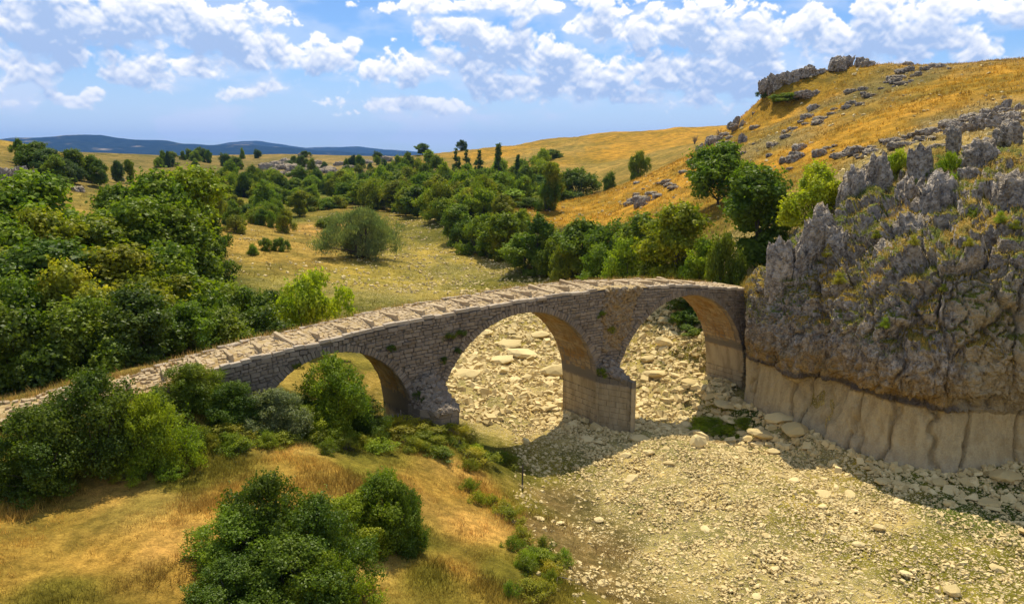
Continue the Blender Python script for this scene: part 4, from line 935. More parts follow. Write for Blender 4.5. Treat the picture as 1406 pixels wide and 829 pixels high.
for k_, (u, v, Y, w_, g) in enumerate([(-50, 340, 47, 190, 'olive'), (50, 335, 47, 180, 'dark'), (150, 342, 49, 170, 'olive'), (226, 348, 52, 150, 'mid'), (292, 384, 57, 104, 'mid'), (330, 400, 56, 90, 'mid'), (368, 404, 58, 80, 'dark'), (100, 372, 44, 130, 'yellow'), (195, 378, 47, 120, 'olive'), (12, 380, 43, 130, 'mid')]):
    plant('tree' if v < 345 else 'bush', u, v, Y, w_, g, 'leafy tree in the dense thicket left of the bridge', 'thicket left of the bridge')
for k_, (u, v, Y, w_, g) in enumerate([(-40, 255, 62, 170, 'mid'), (30, 242, 64, 150, 'mid'), (112, 302, 59, 150, 'olive'), (176, 276, 64, 130, 'mid'), (240, 292, 66, 130, 'mid'), (282, 338, 72, 66, 'dark'), (212, 246, 80, 116, 'mid'), (256, 233, 85, 112, 'light'), (165, 258, 80, 92, 'mid'), (286, 300, 88, 52, 'dark'), (60, 290, 56, 120, 'olive'), (-10, 300, 53, 130, 'mid')]):
    plant('tree', u, v, Y, w_, g, 'tall broad-crowned tree of the wood at the left', 'tall trees of the left wood')
for k_, (u, v, Y, w_, g) in enumerate([(882, 300, 84, 82, 'mid'), (838, 306, 90, 74, 'dark'), (800, 306, 95, 78, 'mid'), (765, 320, 99, 66, 'mid'), (722, 322, 103, 70, 'mid'), (905, 320, 76, 70, 'mid'), (860, 328, 82, 66, 'light'), (820, 340, 88, 60, 'mid'), (780, 345, 93, 52, 'olive'), (745, 348, 99, 44, 'dark'), (970, 335, 68, 70, 'light'),
                                     (690, 294, 112, 62, 'mid'), (660, 298, 120, 56, 'mid'), (640, 305, 124, 44, 'dark'), (700, 318, 112, 44, 'olive'), (672, 322, 116, 44, 'mid')]):
    plant('tree' if k_ in (0, 2, 4, 5, 11) else 'bush', u, v, Y, w_, g, 'leafy tree in the row along the river behind the bridge', 'trees in the row behind the bridge')
for k_, (u, v, Y, w_) in enumerate([(626, 282, 134, 50), (608, 275, 150, 44), (645, 268, 146, 46), (668, 262, 150, 46), (690, 270, 140, 44), (715, 290, 128, 40), (590, 262, 166, 38), (572, 258, 180, 36), (620, 252, 172, 40), (650, 248, 176, 42), (680, 252, 176, 40), (705, 262, 166, 36), (728, 272, 156, 36), (555, 252, 196, 32), (538, 250, 206, 30), (520, 248, 214, 28),
                                  (503, 248, 220, 26), (486, 249, 224, 26), (470, 252, 222, 24), (600, 244, 196, 34), (575, 240, 206, 32), (630, 238, 206, 34), (660, 236, 204, 32), (545, 238, 226, 30), (560, 230, 240, 28), (585, 228, 236, 28), (610, 226, 240, 26), (535, 228, 256, 26), (555, 220, 270, 24), (575, 218, 280, 22), (600, 214, 290, 22), (590, 208, 320, 18), (560, 210, 320, 18), (545, 216, 300, 20),
                                  (745, 268, 176, 30), (772, 262, 184, 26), (700, 244, 200, 26), (725, 248, 200, 24)]):
    plant(['tree', 'bush', 'tree', 'slim'][k_ % 4], u, v, Y, w_, ['mid', 'light', 'dark', 'mid', 'olive'][k_ % 5], 'green tree of the wood filling the valley upstream', 'trees of the valley wood')
for k_ in range(84):
    a_ = rngv.random(); u = 470 + a_ * 290 + rngv.uniform(-14, 14); v = 272 + 26 * math.sin(a_ * 3) + rngv.uniform(-34, 14)
    if not (236 < v < 330) or (u > 690 and v > 292): continue
    plant(rngv.choice(['tree', 'bush', 'tree']), u, None, None, rngv.uniform(26, 44) * (v / 285) ** 3, rngv.choice(['mid', 'light', 'light', 'olive', 'dark', 'mid']), 'green tree of the wood filling the valley upstream', 'trees of the valley wood', vbase=v, hm=rngv.uniform(5.5, 9.5))
for k_ in range(46):
    u = rngv.uniform(300, 470); v = rngv.uniform(262, 322)
    if v > 300 and u > 400: continue
    plant('bush', u, None, None, rngv.uniform(22, 44) * (320 / (v + 30)) * .8, rngv.choice(['mid', 'olive', 'olive', 'light', 'dark']), 'low green shrub in the scrub beyond the dry field', 'scrub beyond the dry field', vbase=v, hm=rngv.uniform(2.2, 4.6))
for k_ in range(64):
    u = rngv.uniform(285, 560); v = rngv.uniform(254, 274)
    plant(rngv.choice(['bush', 'bush', 'tree']), u, None, None, rngv.uniform(18, 32), rngv.choice(['mid', 'mid', 'olive', 'light', 'dark']), 'green bush in the belt of trees below the far rocky plateau', 'belt below the plateau', vbase=v, hm=rngv.uniform(3.0, 6.5))
for u, vb, w_, h_, g in ((365, 300, 36, 7.5, 'mid'), (412, 296, 30, 6, 'olive'), (348, 268, 22, 8, 'mid'), (318, 262, 24, 8, 'mid')):
    plant('tree', u, None, None, w_, g, 'roundish tree standing out of the scrub beyond the dry field', 'trees in the scrub', vbase=vb, hm=h_)
for u, vb, w_, h_ in ((366, 345, 22, 1.7), (386, 347, 24, 1.8), (347, 352, 16, 1.5), (448, 312, 30, 2.2)):
    plant('bush', u, None, None, w_, 'mid', 'small dark shrub on the dry field left of the willow', 'small shrubs on the dry field', vbase=vb, hm=h_)
for k_ in range(40):
    u = rngv.uniform(195, 545); vb = rngv.uniform(217, 248) if u > 330 else rngv.uniform(218, 232)
    plant('bush', u, None, None, rngv.uniform(7, 17), rngv.choice(['dark', 'mid', 'pine']), 'small dark shrub dotting the far grassy plateau', 'shrubs on the plateau', vbase=vb, hm=rngv.uniform(2.5, 6))
for u, v, w_, Y, g, lb in ((1236, 208, 34, 57, 'lime', 'bright green bush between the two highest rock pillars of the cliff'), (1306, 212, 30, 54, 'light', 'green shrub in the cleft beside the rounded grey rock'), (1308, 240, 30, 51.5, 'light', 'green shrub low in the cleft beside the rounded grey rock'),
                        (1330, 290, 44, 46.0, 'olive', 'yellowish shrub on the ledge of the cliff top'), (1082, 128, 42, 158, 'mid', 'green bush at the foot of the hilltop crags'), (1048, 116, 14, 166, 'dark', 'tiny tree at the left end of the hilltop crags')):
    p = at_Y(u, v, Y); zc_ = p[2] - 44 * Y / F if Y < 100 else ground(p[0], Y)
    plant('bush', u, v, Y, w_, g, lb, z=min(zc_, p[2] - .8))
for u, v, w_, g in ((1210, 445, 20, 'lime'), (1290, 398, 14, 'olive'), (1250, 330, 18, 'yellow'), (1155, 392, 22, 'yellow'), (1200, 330, 16, 'olive'), (1370, 300, 22, 'light'), (1395, 310, 18, 'olive'), (1090, 345, 16, 'olive'), (1140, 350, 16, 'yellow'), (1330, 330, 16, 'yellow')):
    # foot on the cliff skin: nearest point of it in that direction
    r_ = ray(u, v); r_ = r_ / np.linalg.norm(r_); Q = PD - np.array([0, 0, HC]); al = Q @ r_; dist = np.linalg.norm(Q - al[:, None] * r_, axis=1); cand = np.where(dist < .25)[0]
    if not len(cand): continue
    f_ = PD[cand[np.argmin(al[cand])]]
    cm, tm, Hh, R = PR['weed'][0]; o = link('weed_plant', None, None, (f_[0], f_[1], f_[2] - .1), (0, 0, rngv.uniform(0, 6))); k = w_ * f_[1] / F / (2 * R); o.scale = (k, k, k * 1.1)
    cr = link('crown', cm, o); cr.color = tuple(GREENS[g]) + (1,); link('trunk', tm, o)
    tag(o, 'tuft of green weeds clinging to the cliff face', 'plant', 'weeds on the cliff')
def on_face(u, v):
    r_ = ray(u, v); t_ = (BA @ BN) / (r_[:2] @ BN); p_ = r_ * t_; return float((p_[:2] - BA) @ BD), float(p_[2] + HC)
for s, q, z, w_, g in [on_face(u, v)[:1] + (-.08,) + on_face(u, v)[1:] + (w_, g) for u, v, w_, g in ((536, 473, .6, 'dark'), (616, 459, .8, 'olive'), (631, 454, .7, 'mid'), (626, 477, .6, 'dark'), (609, 489, .6, 'dark'), (826, 428, .7, 'mid'), (838, 450, .8, 'yellow'), (408, 497, .5, 'olive'))] + \
        [(-12.9, -.6, 4.8, .8, 'dark'), (.1, -.4, 3.9, .9, 'mid'), (-11.6, -.5, 4.9, .4, 'yellow')]:
    p = bxy(s, q); cm, tm, Hh, R = PR['weed'][1]; o = link('weed_plant', None, None, (p[0], p[1], z - .3), (.5, 0, rngv.uniform(0, 6))); k = w_ / (2 * R); o.scale = (k, k, k)
    cr = link('crown', cm, o); cr.color = tuple(GREENS[g]) + (1,); link('trunk', tm, o)
    tag(o, 'small green plant rooted in the bridge masonry', 'plant', 'plants in the bridge walls')
# -- weeds along the banks and in the shadow of the cliff
for k_ in range(95):
    u, v = rngv.choice([(rngv.uniform(430, 640), rngv.uniform(606, 632)), (rngv.uniform(0, 260), rngv.uniform(640, 668)), (rngv.uniform(640, 700), rngv.uniform(625, 720)), (rngv.uniform(250, 420), rngv.uniform(608, 625)), (rngv.uniform(700, 775), rngv.uniform(740, 829)), (rngv.uniform(950, 1045), rngv.uniform(575, 600))])
    if u > 900 and k_ > 45: continue
    plant('weed', u, None, None, rngv.uniform(26, 62), rngv.choice(['light', 'yellow', 'olive', 'mid']) if u < 900 else 'light', 'low green weed clump along the edge of the meadow and banks', 'weed clumps', vbase=v, hm=rngv.uniform(.3, .55) if u < 900 else .28, sink=.05)
# ---------------------------------------------------------------- rocks one can tell apart
RK = [('rock_pillar', 1071, 400, 50.4, 34, 72, 'rounded grey rock pillar nearest the bridge end, left of two'), ('rock_pillar', 1101, 402, 50.0, 34, 66, 'upright grey rock pillar, right of the pair at the bridge end'), ('rock_pillar', 1125, 375, 50.6, 48, 92, 'tall broad grey rock mass behind the pillar pair'),
      ('rock_pillar', 1150, 385, 49.6, 36, 70, 'cracked grey rock right of the pillar pair'), ('rock_pillar', 1178, 295, 54.5, 44, 60, 'blocky grey rock under the bright cliff-top bush'), ('rock_pillar', 1206, 280, 55.0, 40, 66, 'tall jagged grey rock left of the bright cliff-top shrub'), ('rock_pillar', 1262, 262, 54.6, 30, 60, 'narrow leaning rock fin right of the bright cliff-top shrub'),
      ('rock_pillar', 1250, 300, 52.0, 36, 54, 'rock block below the leaning fin'), ('rock_pillar', 1290, 330, 49.0, 62, 92, 'long slanting rock rib in the middle of the cliff top'), ('rock_pillar', 1262, 372, 47.0, 60, 74, 'lower end of the slanting rock rib'), ('rock_pillar', 1228, 400, 45.8, 56, 64, 'steep rock face below the slanting rib'),
      ('rock_pillar', 1352, 238, 53.0, 54, 46, 'large rounded grey rock with split top on the cliff'), ('rock_pillar', 1330, 252, 51.0, 26, 22, 'small rock left of the large rounded one'), ('rock_pillar', 1398, 290, 45.0, 50, 52, 'square grey rock at the right edge of the cliff'), ('rock_pillar', 1388, 195, 58.0, 34, 30, 'rock hump above the rounded one at the right edge'),
      ('rock_pillar', 1312, 205, 58.5, 20, 30, 'thin rock fin standing left of the rounded grey rock'), ('rock_pillar', 1385, 262, 48.0, 36, 22, 'pale flat rock on the grassy ledge at the right'),
      ('rock_outcrop', 1372, 172, 72, 70, 34, 'dark rock band above the cliff at the right edge'), ('rock_outcrop', 1325, 178, 76, 60, 24, 'low rock band left of the dark one at the right edge'), ('rock_outcrop', 1395, 128, 92, 40, 26, 'small crag on the slope high at the right edge'),
      ('rock_outcrop', 1160, 130, 162, 56, 30, 'largest crag on the hilltop skyline'), ('rock_outcrop', 1115, 134, 163, 46, 22, 'middle crag of the hilltop group'), ('rock_outcrop', 1084, 142, 163, 40, 22, 'leaning crag left of the hilltop group'), ('rock_outcrop', 1062, 146, 164, 34, 30, 'leftmost upright crag of the hilltop group'),
      ('rock_outcrop', 1016, 170, 163, 26, 22, 'crag on the skyline where the hill drops to the left'), ('rock_outcrop', 985, 185, 162, 40, 18, 'low crag at the left shoulder of the near hill'), ('rock_outcrop', 966, 188, 162, 16, 14, 'small rock at the very left shoulder of the near hill'),
      ('rock_outcrop', 1110, 152, 156, 40, 14, 'scree rock below the hilltop crags'), ('rock_outcrop', 880, 275, 128, 16, 16, 'dark rock on the lower golden slope'), ('rock_outcrop', 892, 265, 130, 12, 10, 'small rock above the dark one on the lower slope'), ('rock_outcrop', 1018, 200, 140, 12, 20, 'pointed rock above the lone hillside tree'), ('rock_outcrop', 955, 213, 146, 18, 10, 'flat rock left above the lone hillside tree'),
      ('rock_outcrop', 12, 240, 128, 44, 30, 'grey rock at the left edge of the picture'), ('rock_outcrop', 465, 243, 326, 26, 22, 'largest grey crag on the far plateau'), ('rock_outcrop', 15, 222, 150, 40, 18, 'grey rock ledge near the top left hill')]
for i, (nm, u, v, Y, w_, h_, lb) in enumerate(RK):
    rock_thing(nm, u, v, Y, w_, h_, lb, seed=i, deep=.8, sink=.35)
rngr = random.Random(3)
for k_ in range(120):                                                        # ledges and scree of the golden hill
    ln = rngr.choice([((1020, 215), (1145, 150)), ((1145, 150), (1250, 105)), ((1160, 215), (1290, 185)), ((1290, 185), (1406, 150)), ((870, 280), (960, 225)), ((960, 225), (1030, 175)), ((1080, 225), (1180, 205)), ((1220, 112), (1300, 92))])
    f_ = rngr.random(); u = ln[0][0] + f_ * (ln[1][0] - ln[0][0]) + rngr.gauss(0, 10); v = ln[0][1] + f_ * (ln[1][1] - ln[0][1]) + rngr.gauss(0, 6)
    x, y = hit(u, v)
    if y > 400: continue
    s_ = rngr.uniform(.35, 1.1); o = link('hillside_rock', OUT[rngr.randrange(6)], None, (x, y, ground(x, y) + s_ * .1), (0, 0, rngr.uniform(0, 6)), (s_ * rngr.uniform(.8, 1.8), s_, s_ * rngr.uniform(.4, .8)))
    tag(o, 'grey rock in the broken ledges of the golden hillside', 'rock', 'rocks on the golden hill')
for k_ in range(70):
    u, v = (rngr.gauss(440, 55), rngr.gauss(232, 9)) if k_ < 50 else (rngr.uniform(0, 170), rngr.uniform(222, 275)); x, y = hit(u, v)
    if y > 520: continue
    s_ = rngr.uniform(.7, 2.2) * y / 320 + .3; o = link('plateau_rock', OUT[rngr.randrange(6)], None, (x, y, ground(x, y) + s_ * .15), (0, 0, rngr.uniform(0, 6)), (s_ * rngr.uniform(.9, 1.9), s_, s_ * rngr.uniform(.5, .9)))
    tag(o, 'pale grey rock scattered over the far grassy slopes', 'rock', 'rocks on the far slopes')

# ---------------------------------------------------------------- river stones
m_stone, t, b = material('river_stone')
P = t.geo('Position'); oi = t.n.new('ShaderNodeObjectInfo'); r = t.math('FRACT', t.math('ADD', t.attr('rnd', 2), t.math('MULTIPLY', oi.outputs['Random'], 5.7)))
n2 = t.noise(P, 6.0, 6, .65)
c = t.mix(t.math('ADD', t.math('MULTIPLY', r, .7), t.math('MULTIPLY', n2, .3)), (.48, .35, .135), (.82, .645, .31))
c = t.mix(t.math('MULTIPLY', t.ramp(n2, .55, .72), .35), c, (.26, .22, .12)); t.put(b.inputs['Base Color'], c); t.put(b.inputs['Normal'], t.bump(n2, .5, .03))
BO = [boulder_mesh(200 + i, m_stone) for i in range(8)]
def stone_thing(u, v, wpx, hpx, label, group=None, deep=.8, rot=None, name='boulder', cat='boulder', mesh=None):
    x, y = hit(u, v); m_px = y / (F * .985); sx = wpx * m_px / 2; sz = hpx * m_px / 2; y2 = y + sx * deep * .6
    o = link(name, mesh or BO[rngr.randrange(8)], None, (x, y2, ground(x, y2) + sz * .62), (rngr.uniform(-.15, .15), rngr.uniform(-.15, .15), rngr.uniform(-.5, .5) if rot is None else rot), (sx * 1.2, sx * 1.2 * deep, sz * 1.5))
    return tag(o, label, cat, group)
for u, v, w_, h_, lb in [(959, 616, 26, 24, 'angular tan boulder alone at the edge of the cliff shadow'), (1310, 823, 24, 18, 'pale wedge-shaped boulder near the bottom right edge'), (1362, 697, 30, 16, 'flat pale boulder in the cliff shadow near the right edge'), (1305, 698, 18, 13, 'rounded pale stone left of the flat boulder in the cliff shadow'),
                         (1386, 668, 46, 16, 'long low boulder against the cliff foot at the right edge'), (1292, 673, 26, 12, 'oval boulder lying at the cliff foot below the smooth rock band'), (1216, 668, 26, 12, 'flat boulder at the cliff foot below the deep crack'), (1075, 580, 40, 18, 'tilted slab at the cliff foot near the bridge end'), (1092, 600, 36, 20, 'rounded boulder at the cliff foot right of the tilted slab'),
                         (1050, 608, 40, 16, 'broad slab in the cliff shadow left of the rounded boulder'), (998, 573, 34, 10, 'long flat slab left of the green patch by the cliff'), (1065, 624, 22, 10, 'pale stone just in the sun at the shadow edge of the cliff'), (1020, 600, 18, 10, 'stone right beside the green patch by the cliff'),
                         (700, 478, 36, 14, 'large pale boulder seen high through the middle arch'), (716, 492, 40, 16, 'broad boulder pair seen through the middle arch'), (690, 500, 34, 14, 'flat boulder left of the pair seen through the middle arch'), (664, 462, 26, 12, 'boulder at the left edge of the middle arch opening'), (741, 466, 26, 10, 'boulder near the crown side of the middle arch opening'),
                         (710, 467, 16, 9, 'square pale block seen through the middle arch'), (912, 478, 22, 20, 'pointed brown boulder seen through the cliff-side arch'), (890, 500, 20, 12, 'rounded boulder at the left side of the cliff-side arch opening'), (900, 520, 30, 14, 'pale flat slab in the middle of the cliff-side arch opening'), (948, 532, 24, 12, 'boulder at the foot of the wall in the cliff-side arch'),
                         (722, 613, 9, 14, 'small white upright stone in the bridge shadow'), (640, 520, 40, 12, 'flat rock ledge behind the left pier'), (880, 607, 30, 10, 'flat stone in front of the middle pier'), (822, 720, 14, 6, 'white stone on the brown bank below the stake'), (740, 716, 14, 6, 'pale stone on the brown bank left of the white one'), (1180, 756, 16, 8, 'pale stone pair member in the middle of the stony bed'), (1246, 795, 20, 9, 'broad pale stone left of the wedge-shaped boulder')]:
    stone_thing(u, v, w_, h_, lb)
p = at_Y(756, 513, 57); o = link('stone_slab', BO[2], None, (p[0] + .9, 57.2, p[2] + .2), (.05, .04, .1), (2.1, 1.0, .75)); tag(o, 'long beam-like slab jutting out behind the middle pier', 'boulder')
def in_cliff(x, y):
    cx = np.append([10], CLK[:, 0, 0]); cy = np.append([60], CLK[:, 0, 1]); return (x > 16.6) & (y > np.interp(x, cx, cy) + .2)
rs = np.random.default_rng(14)
def bed_points(n, x0, x1, y0, y1, thr):
    x = rs.uniform(x0, x1, n); y = rs.uniform(y0, y1, n); _, st, gr, zn = cover(x, y)
    st = st + .35 * fbm2(x, y, 2.6, 3, 51)
    k = (rs.random(n) < np.clip(st, 0, 1) ** 1.7 * thr) & ~((y < 62) & in_cliff(x, y)); x, y, st = x[k], y[k], st[k]
    return x, y, height(x, y)
x, y, z = bed_points(2400, 1, 34, 23, 58, .5); n = min(len(x), 215)
for i in range(n):
    s_ = .11 + .30 * rs.random() ** 3 + (.22 * rs.random() if y[i] > 46 else 0)
    o = link('river_stone', BO[rs.integers(0, 8)], None, (x[i], y[i], z[i] + s_ * .25), (rs.normal(0, .2), rs.normal(0, .2), rs.uniform(0, 6.28)), (s_ * rs.uniform(1, 1.5), s_, s_ * rs.uniform(.6, .9)))
    tag(o, 'loose pale limestone stone lying on the dry riverbed', 'stone', 'loose stones on the dry riverbed')
CUBE = np.array([(-1, -1, -1), (1, -1, -1), (1, 1, -1), (-1, 1, -1), (-.7, -.7, 1), (.7, -.7, 1), (.7, .7, 1), (-.7, .7, 1)], float) * .5
CUBF = np.array([(0, 3, 2, 1), (4, 5, 6, 7), (0, 1, 5, 4), (1, 2, 6, 5), (2, 3, 7, 6), (3, 0, 4, 7)])
def gravel(sets, name):
    V, F_, R_ = [], [], []; off = 0
    for (x, y, z, s_) in sets:
        n = len(x); A = rotz_scale(rs, n, s_ * rs.uniform(.9, 1.6, n), s_ * rs.uniform(.7, 1.1, n), s_ * rs.uniform(.4, .75, n), .28)
        M = np.concatenate([A, np.stack([x, y, z + s_ * .12], 1)[:, :, None]], 2); v, f = instances(CUBE, CUBF, M)
        v = v + np.repeat(s_, 8)[:, None] * rs.uniform(-.17, .17, v.shape); V.append(v); F_.append(f + off); off += len(v); R_.append(np.repeat(rs.random(n), 8))
    me = mesh_np(name, np.concatenate(V), np.concatenate(F_), m_stone); fattr(me, 'rnd', np.concatenate(R_)); tag(link(name, me), kind='stuff')
a_ = bed_points(95000, 0, 34, 21, 47, .62); sa = .055 + .13 * rs.random(len(a_[0])) ** 2.2 + .12 * (rs.random(len(a_[0])) < .03) * rs.random(len(a_[0]))
b_ = bed_points(20000, -6, 20, 46, 92, .8); sb = .12 + .34 * rs.random(len(b_[0])) ** 2.2 + .5 * (rs.random(len(b_[0])) < .05) * rs.random(len(b_[0]))
c_ = bed_points(44000, -45, 8, 88, 200, .7); sc_ = .13 + .25 * rs.random(len(c_[0])) ** 2
xs, ys = rs.uniform(13, 34, 5200), rs.uniform(33, 55, 5200); dcl = np.interp(xs, np.append([10], CLK[:, 0, 0]), np.append([60], CLK[:, 0, 1])) - ys; kk = (dcl > -.5) & (dcl < 4.2) & (rs.random(5200) < 1 - np.clip(dcl, 0, 4) / 5)
xs, ys = xs[kk], ys[kk]; sd_ = .14 + .40 * rs.random(len(xs)) ** 2.5
hx, hy = rs.uniform(-5, 130, 26000), rs.uniform(58, 175, 26000); _, hst, _, hz = cover(hx, hy); hk = (rs.random(26000) < (hst + .2 * fbm2(hx, hy, 9, 3, 55)) * .55) & (hz == ZONES.index('hillside')); hx, hy = hx[hk], hy[hk]
gravel([(*a_, sa), (*b_, sb), (*c_, sc_), (xs, ys, height(xs, ys), sd_)], 'gravel')
gravel([(hx, hy, height(hx, hy), .12 + .4 * rs.random(len(hx)) ** 3)], 'scree')

# ---------------------------------------------------------------- grass
m_grass = bpy.data.materials.new('grass'); m_grass.use_nodes = True; t = NT(m_grass.node_tree); t.n.clear()
c = t.attr('col'); d = t.n.new('ShaderNodeBsdfDiffuse'); t.put(d.inputs[0], c); tr = t.n.new('ShaderNodeBsdfTranslucent'); t.put(tr.inputs[0], c)
mx = t.n.new('ShaderNodeMixShader'); mx.inputs[0].default_value = .4; t.l.new(d.outputs[0], mx.inputs[1]); t.l.new(tr.outputs[0], mx.inputs[2]); t.l.new(mx.outputs[0], t.n.new('ShaderNodeOutputMaterial').inputs[0])
rg = np.random.default_rng(23)
def tufts(name, x, y, z, col, hgt, blades, width, lean=.35, spread=.12):
    n = len(x); N = n * blades; rep = lambda a: np.repeat(a, blades, axis=0)
    an = rg.uniform(0, 2 * np.pi, N); sp = rep(hgt) * spread / .3
    bx_, by_ = rep(x) + rg.normal(0, 1, N) * sp, rep(y) + rg.normal(0, 1, N) * sp; bz = rep(z) - .03
    hh = rep(hgt) * rg.uniform(.5, 1.2, N); lx, ly = rg.normal(0, lean, N) * hh, rg.normal(0, lean, N) * hh; w_ = width * rg.uniform(.6, 1.4, N) * np.clip(rep(hgt) / .3, .6, 2.5)
    V = np.stack([np.stack([bx_ - np.cos(an) * w_ / 2, by_ - np.sin(an) * w_ / 2, bz], 1), np.stack([bx_ + np.cos(an) * w_ / 2, by_ + np.sin(an) * w_ / 2, bz], 1), np.stack([bx_ + lx, by_ + ly, bz + hh], 1)], 1).reshape(-1, 3)
    me = mesh_np(name, V, np.arange(N * 3).reshape(-1, 3), m_grass)
    cc = rep(col * rg.uniform(.7, 1.35, (n, 1))) * rg.uniform(.6, 1.5, (N, 1)); cattr(me, 'col', np.repeat(np.clip(cc, 0, 1), 3, axis=0)); return tag(link(name, me), kind='stuff')
def grass_points(n, x0, x1, y0, y1, zones, k=1.0):
    x = rg.uniform(x0, x1, n); y = rg.uniform(y0, y1, n); cc, st, gr, zn = cover(x, y)
    ok = np.isin(zn, [ZONES.index(q) for q in zones]) & (rg.random(n) < gr * k * (.55 + .9 * fbm2(x, y, 1.6, 3, 71)))
    s = (x - BA[0]) * BD[0] + (y - BA[1]) * BD[1]; q = (x - BA[0]) * BN[0] + (y - BA[1]) * BN[1]; ok &= ~((s > -60) & (s < 15) & (q > .1) & (q < BW - .1))
    x, y, cc = x[ok], y[ok], cc[ok]; return x, y, height(x, y), cc
x, y, z, cc = grass_points(120000, -27, 7, 16.5, 44, ['meadow', 'riverbed'])
hv = .07 + .19 * np.clip(.5 + fbm2(x, y, 2.4, 3, 81), 0, 1.2) * rg.uniform(.6, 1.3, len(x)); cc = cc * (1.0 + .45 * fbm2(x, y, 3.1, 3, 83))[:, None] * np.array([1.15, 1.12, 1.0])
tufts('meadow_grass', x, y, z, cc, hv, 5, .025)
x, y, z, cc = grass_points(34000, 2, 34, 21, 48, ['riverbed'], 1.6); tufts('riverbed_grass', x, y, z, cc * .6 + np.array([.08, .085, .01]), .06 + .10 * rg.random(len(x)), 5, .03)
x, y, z, cc = grass_points(64000, -8, 135, 56, 178, ['hillside'])
tufts('hillside_grass', x, y, z, cc * (1.05 + .4 * fbm2(x, y, 6, 3, 84))[:, None], .22 + .3 * rg.random(len(x)), 4, .07)
x, y, z, cc = grass_points(30000, -75, 14, 56, 200, ['floodplain', 'ground']); tufts('plain_grass', x, y, z, cc * (.85 + .4 * fbm2(x, y, 6, 3, 85))[:, None], .15 + .3 * rg.random(len(x)) ** 2, 4, .06)
# ledges of the cliff
up = np.where((cliffN[:, 2] > .62) & (PD[:, 2] > 6))[0]; up = rg.choice(up, min(len(up), 15000), replace=False); pc = PD[up]
gm = np.clip(.5 + 1.1 * fbm(pc * .35, 3, 91), 0, 1)[:, None]; cc = gm * np.array([.17, .19, .03]) + (1 - gm) * np.array([.46, .30, .06])
tufts('cliff_grass', pc[:, 0], pc[:, 1], pc[:, 2], cc, .14 + .22 * rg.random(len(pc)), 4, .03)
# dry grass along the edges of the road
n = 5200; s = rg.uniform(-46, 14, n); e = rg.random(n) < .62; q = np.where(e, BW + rg.normal(-.12, .22, n), np.where(s < -23, rg.normal(.15, .3, n), rg.uniform(.3, BW - .3, n)))
k = (s < -22) | (e & (rg.random(n) < .7)) | (rg.random(n) < .18); s, q, e = s[k], q[k], e[k]; xy = BA + s[:, None] * BD + q[:, None] * BN
cc = np.where((rg.random(len(s)) < .72)[:, None], np.array([.46, .29, .085]), np.array([.24, .22, .05]))
tufts('road_grass', xy[:, 0], xy[:, 1], deck(s) - .03, cc, np.where(e | (s < -22), .12 + .26 * rg.random(len(s)), .07), 5, .022)

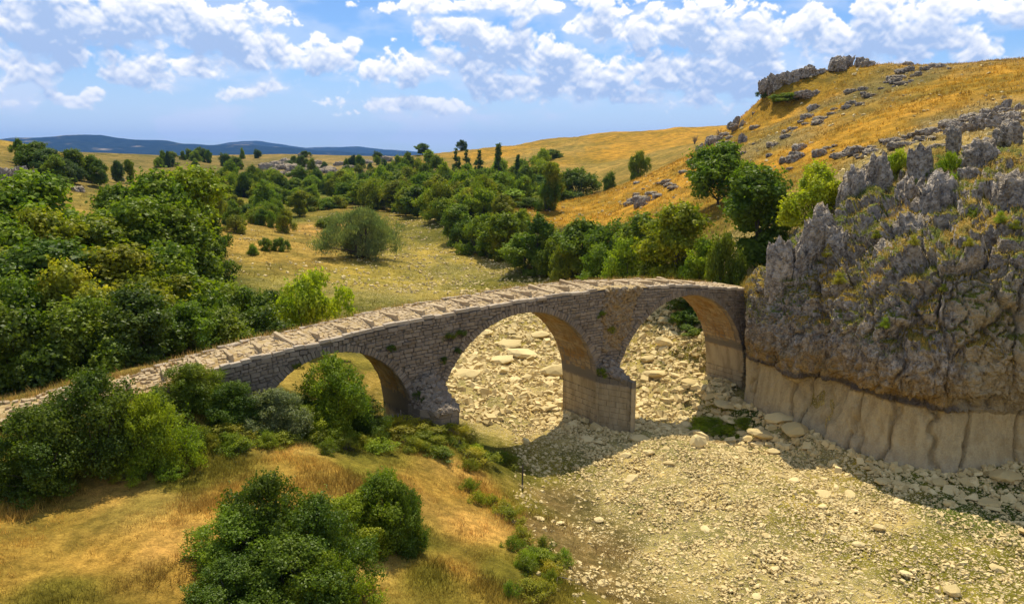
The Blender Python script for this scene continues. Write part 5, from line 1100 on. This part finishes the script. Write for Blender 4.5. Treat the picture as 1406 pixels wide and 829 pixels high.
# ---------------------------------------------------------------- small things
def sticks(name, segs, label, cat, mat=m_dead, loc=(0, 0, 0)):
    V, F_ = tubes(segs, 6); return tag(link(name, mesh_np(name, V, F_, mat, True), None, loc), label, cat)
rw = np.random.default_rng(4)
x, y = hit(717, 671); zg = ground(x, y)
sticks('wooden_stake', [limb(rw, (0, 0, -.2), (.03, 0, 1.15), .05, .035, 6, .03), limb(rw, (0, 0, .55), (.09, .02, .75), .02, .012, 3)], 'thin brown wooden stake upright on the grassy bank', 'stake', m_bark, (x, y, zg))
x, y = hit(766, 800); zg = ground(x, y)
sticks('dry_branch', [limb(rw, (-.05, -.1, .03), (0, .25, .12), .025, .02, 4), limb(rw, (0, .25, .12), (.55, .05, .08), .022, .012, 5)], 'bleached bent branch lying on the brown bank', 'branch', m_dead, (x, y, zg))
def bare_bush(u, v, Y, hpx, label):
    p = at_Y(u, v, Y); zg = ground(p[0], Y); hh = hpx * Y / F; segs = []
    for i in range(9):
        th = rw.uniform(0, 6.28); a_ = np.array([0, 0, -.3]); b2 = np.array([math.cos(th) * hh * .5 * rw.random(), math.sin(th) * hh * .4 * rw.random(), hh * rw.uniform(.6, 1)])
        segs.append(limb(rw, a_, b2, .09, .03, 5)); m_ = segs[-1][0][2]
        for _ in range(3): segs.append(limb(rw, m_, m_ + rw.normal(0, hh * .22, 3) + np.array([0, 0, hh * .2]), .04, .02, 3))
    sticks('bare_shrub', segs, label, 'shrub', m_dead, (p[0], Y, zg))
bare_bush(955, 168, 250, 12, 'leafless grey shrub on the skyline, left of two'); bare_bush(989, 160, 190, 13, 'leafless grey shrub on the skyline, right of two'); bare_bush(546, 560, 37.4, 26, 'dead twiggy shrub inside the small left arch')

# ---------------------------------------------------------------- say which one, where a group is small enough to count along
ORD = ['first', 'second', 'third', 'fourth', 'fifth', 'sixth', 'seventh', 'eighth', 'ninth', 'tenth', 'eleventh', 'twelfth', 'thirteenth', 'fourteenth', 'fifteenth', 'sixteenth']
byg = {}
for o in list(sc.objects):
    if o.parent is None and 'group' in o.keys(): byg.setdefault((o['group'], o['label']), []).append(o)
for (g, lb), os_ in byg.items():
    if 1 < len(os_) <= len(ORD):
        os_.sort(key=lambda o: o.location.x / max(o.location.y, 1))
        for i, o in enumerate(os_): o['label'] = lb + ', ' + ORD[i] + ' from the left'
# ---------------------------------------------------------------- the air of the valley
hz = bpy.data.meshes.new('haze')
X0, X1, Y0, Y1, Z0, Z1 = -9500, 9500, -600, 14500, -60, 420
hz.from_pydata([(x, y, z) for z in (Z0, Z1) for y in (Y0, Y1) for x in (X0, X1)], [], [(2, 3, 1, 0), (5, 7, 6, 4), (0, 1, 5, 4), (3, 2, 6, 7), (2, 0, 4, 6), (1, 3, 7, 5)])
mh = bpy.data.materials.new('haze'); mh.use_nodes = True; t = NT(mh.node_tree); t.n.clear()
pv = t.n.new('ShaderNodeVolumePrincipled'); pv.inputs['Color'].default_value = (.20, .45, 1.0, 1); pv.inputs['Density'].default_value = 6.0e-5; pv.inputs['Anisotropy'].default_value = 0.1
t.l.new(pv.outputs[0], t.n.new('ShaderNodeOutputMaterial').inputs['Volume']); hz.materials.append(mh)
tag(link('haze', hz), kind='stuff')
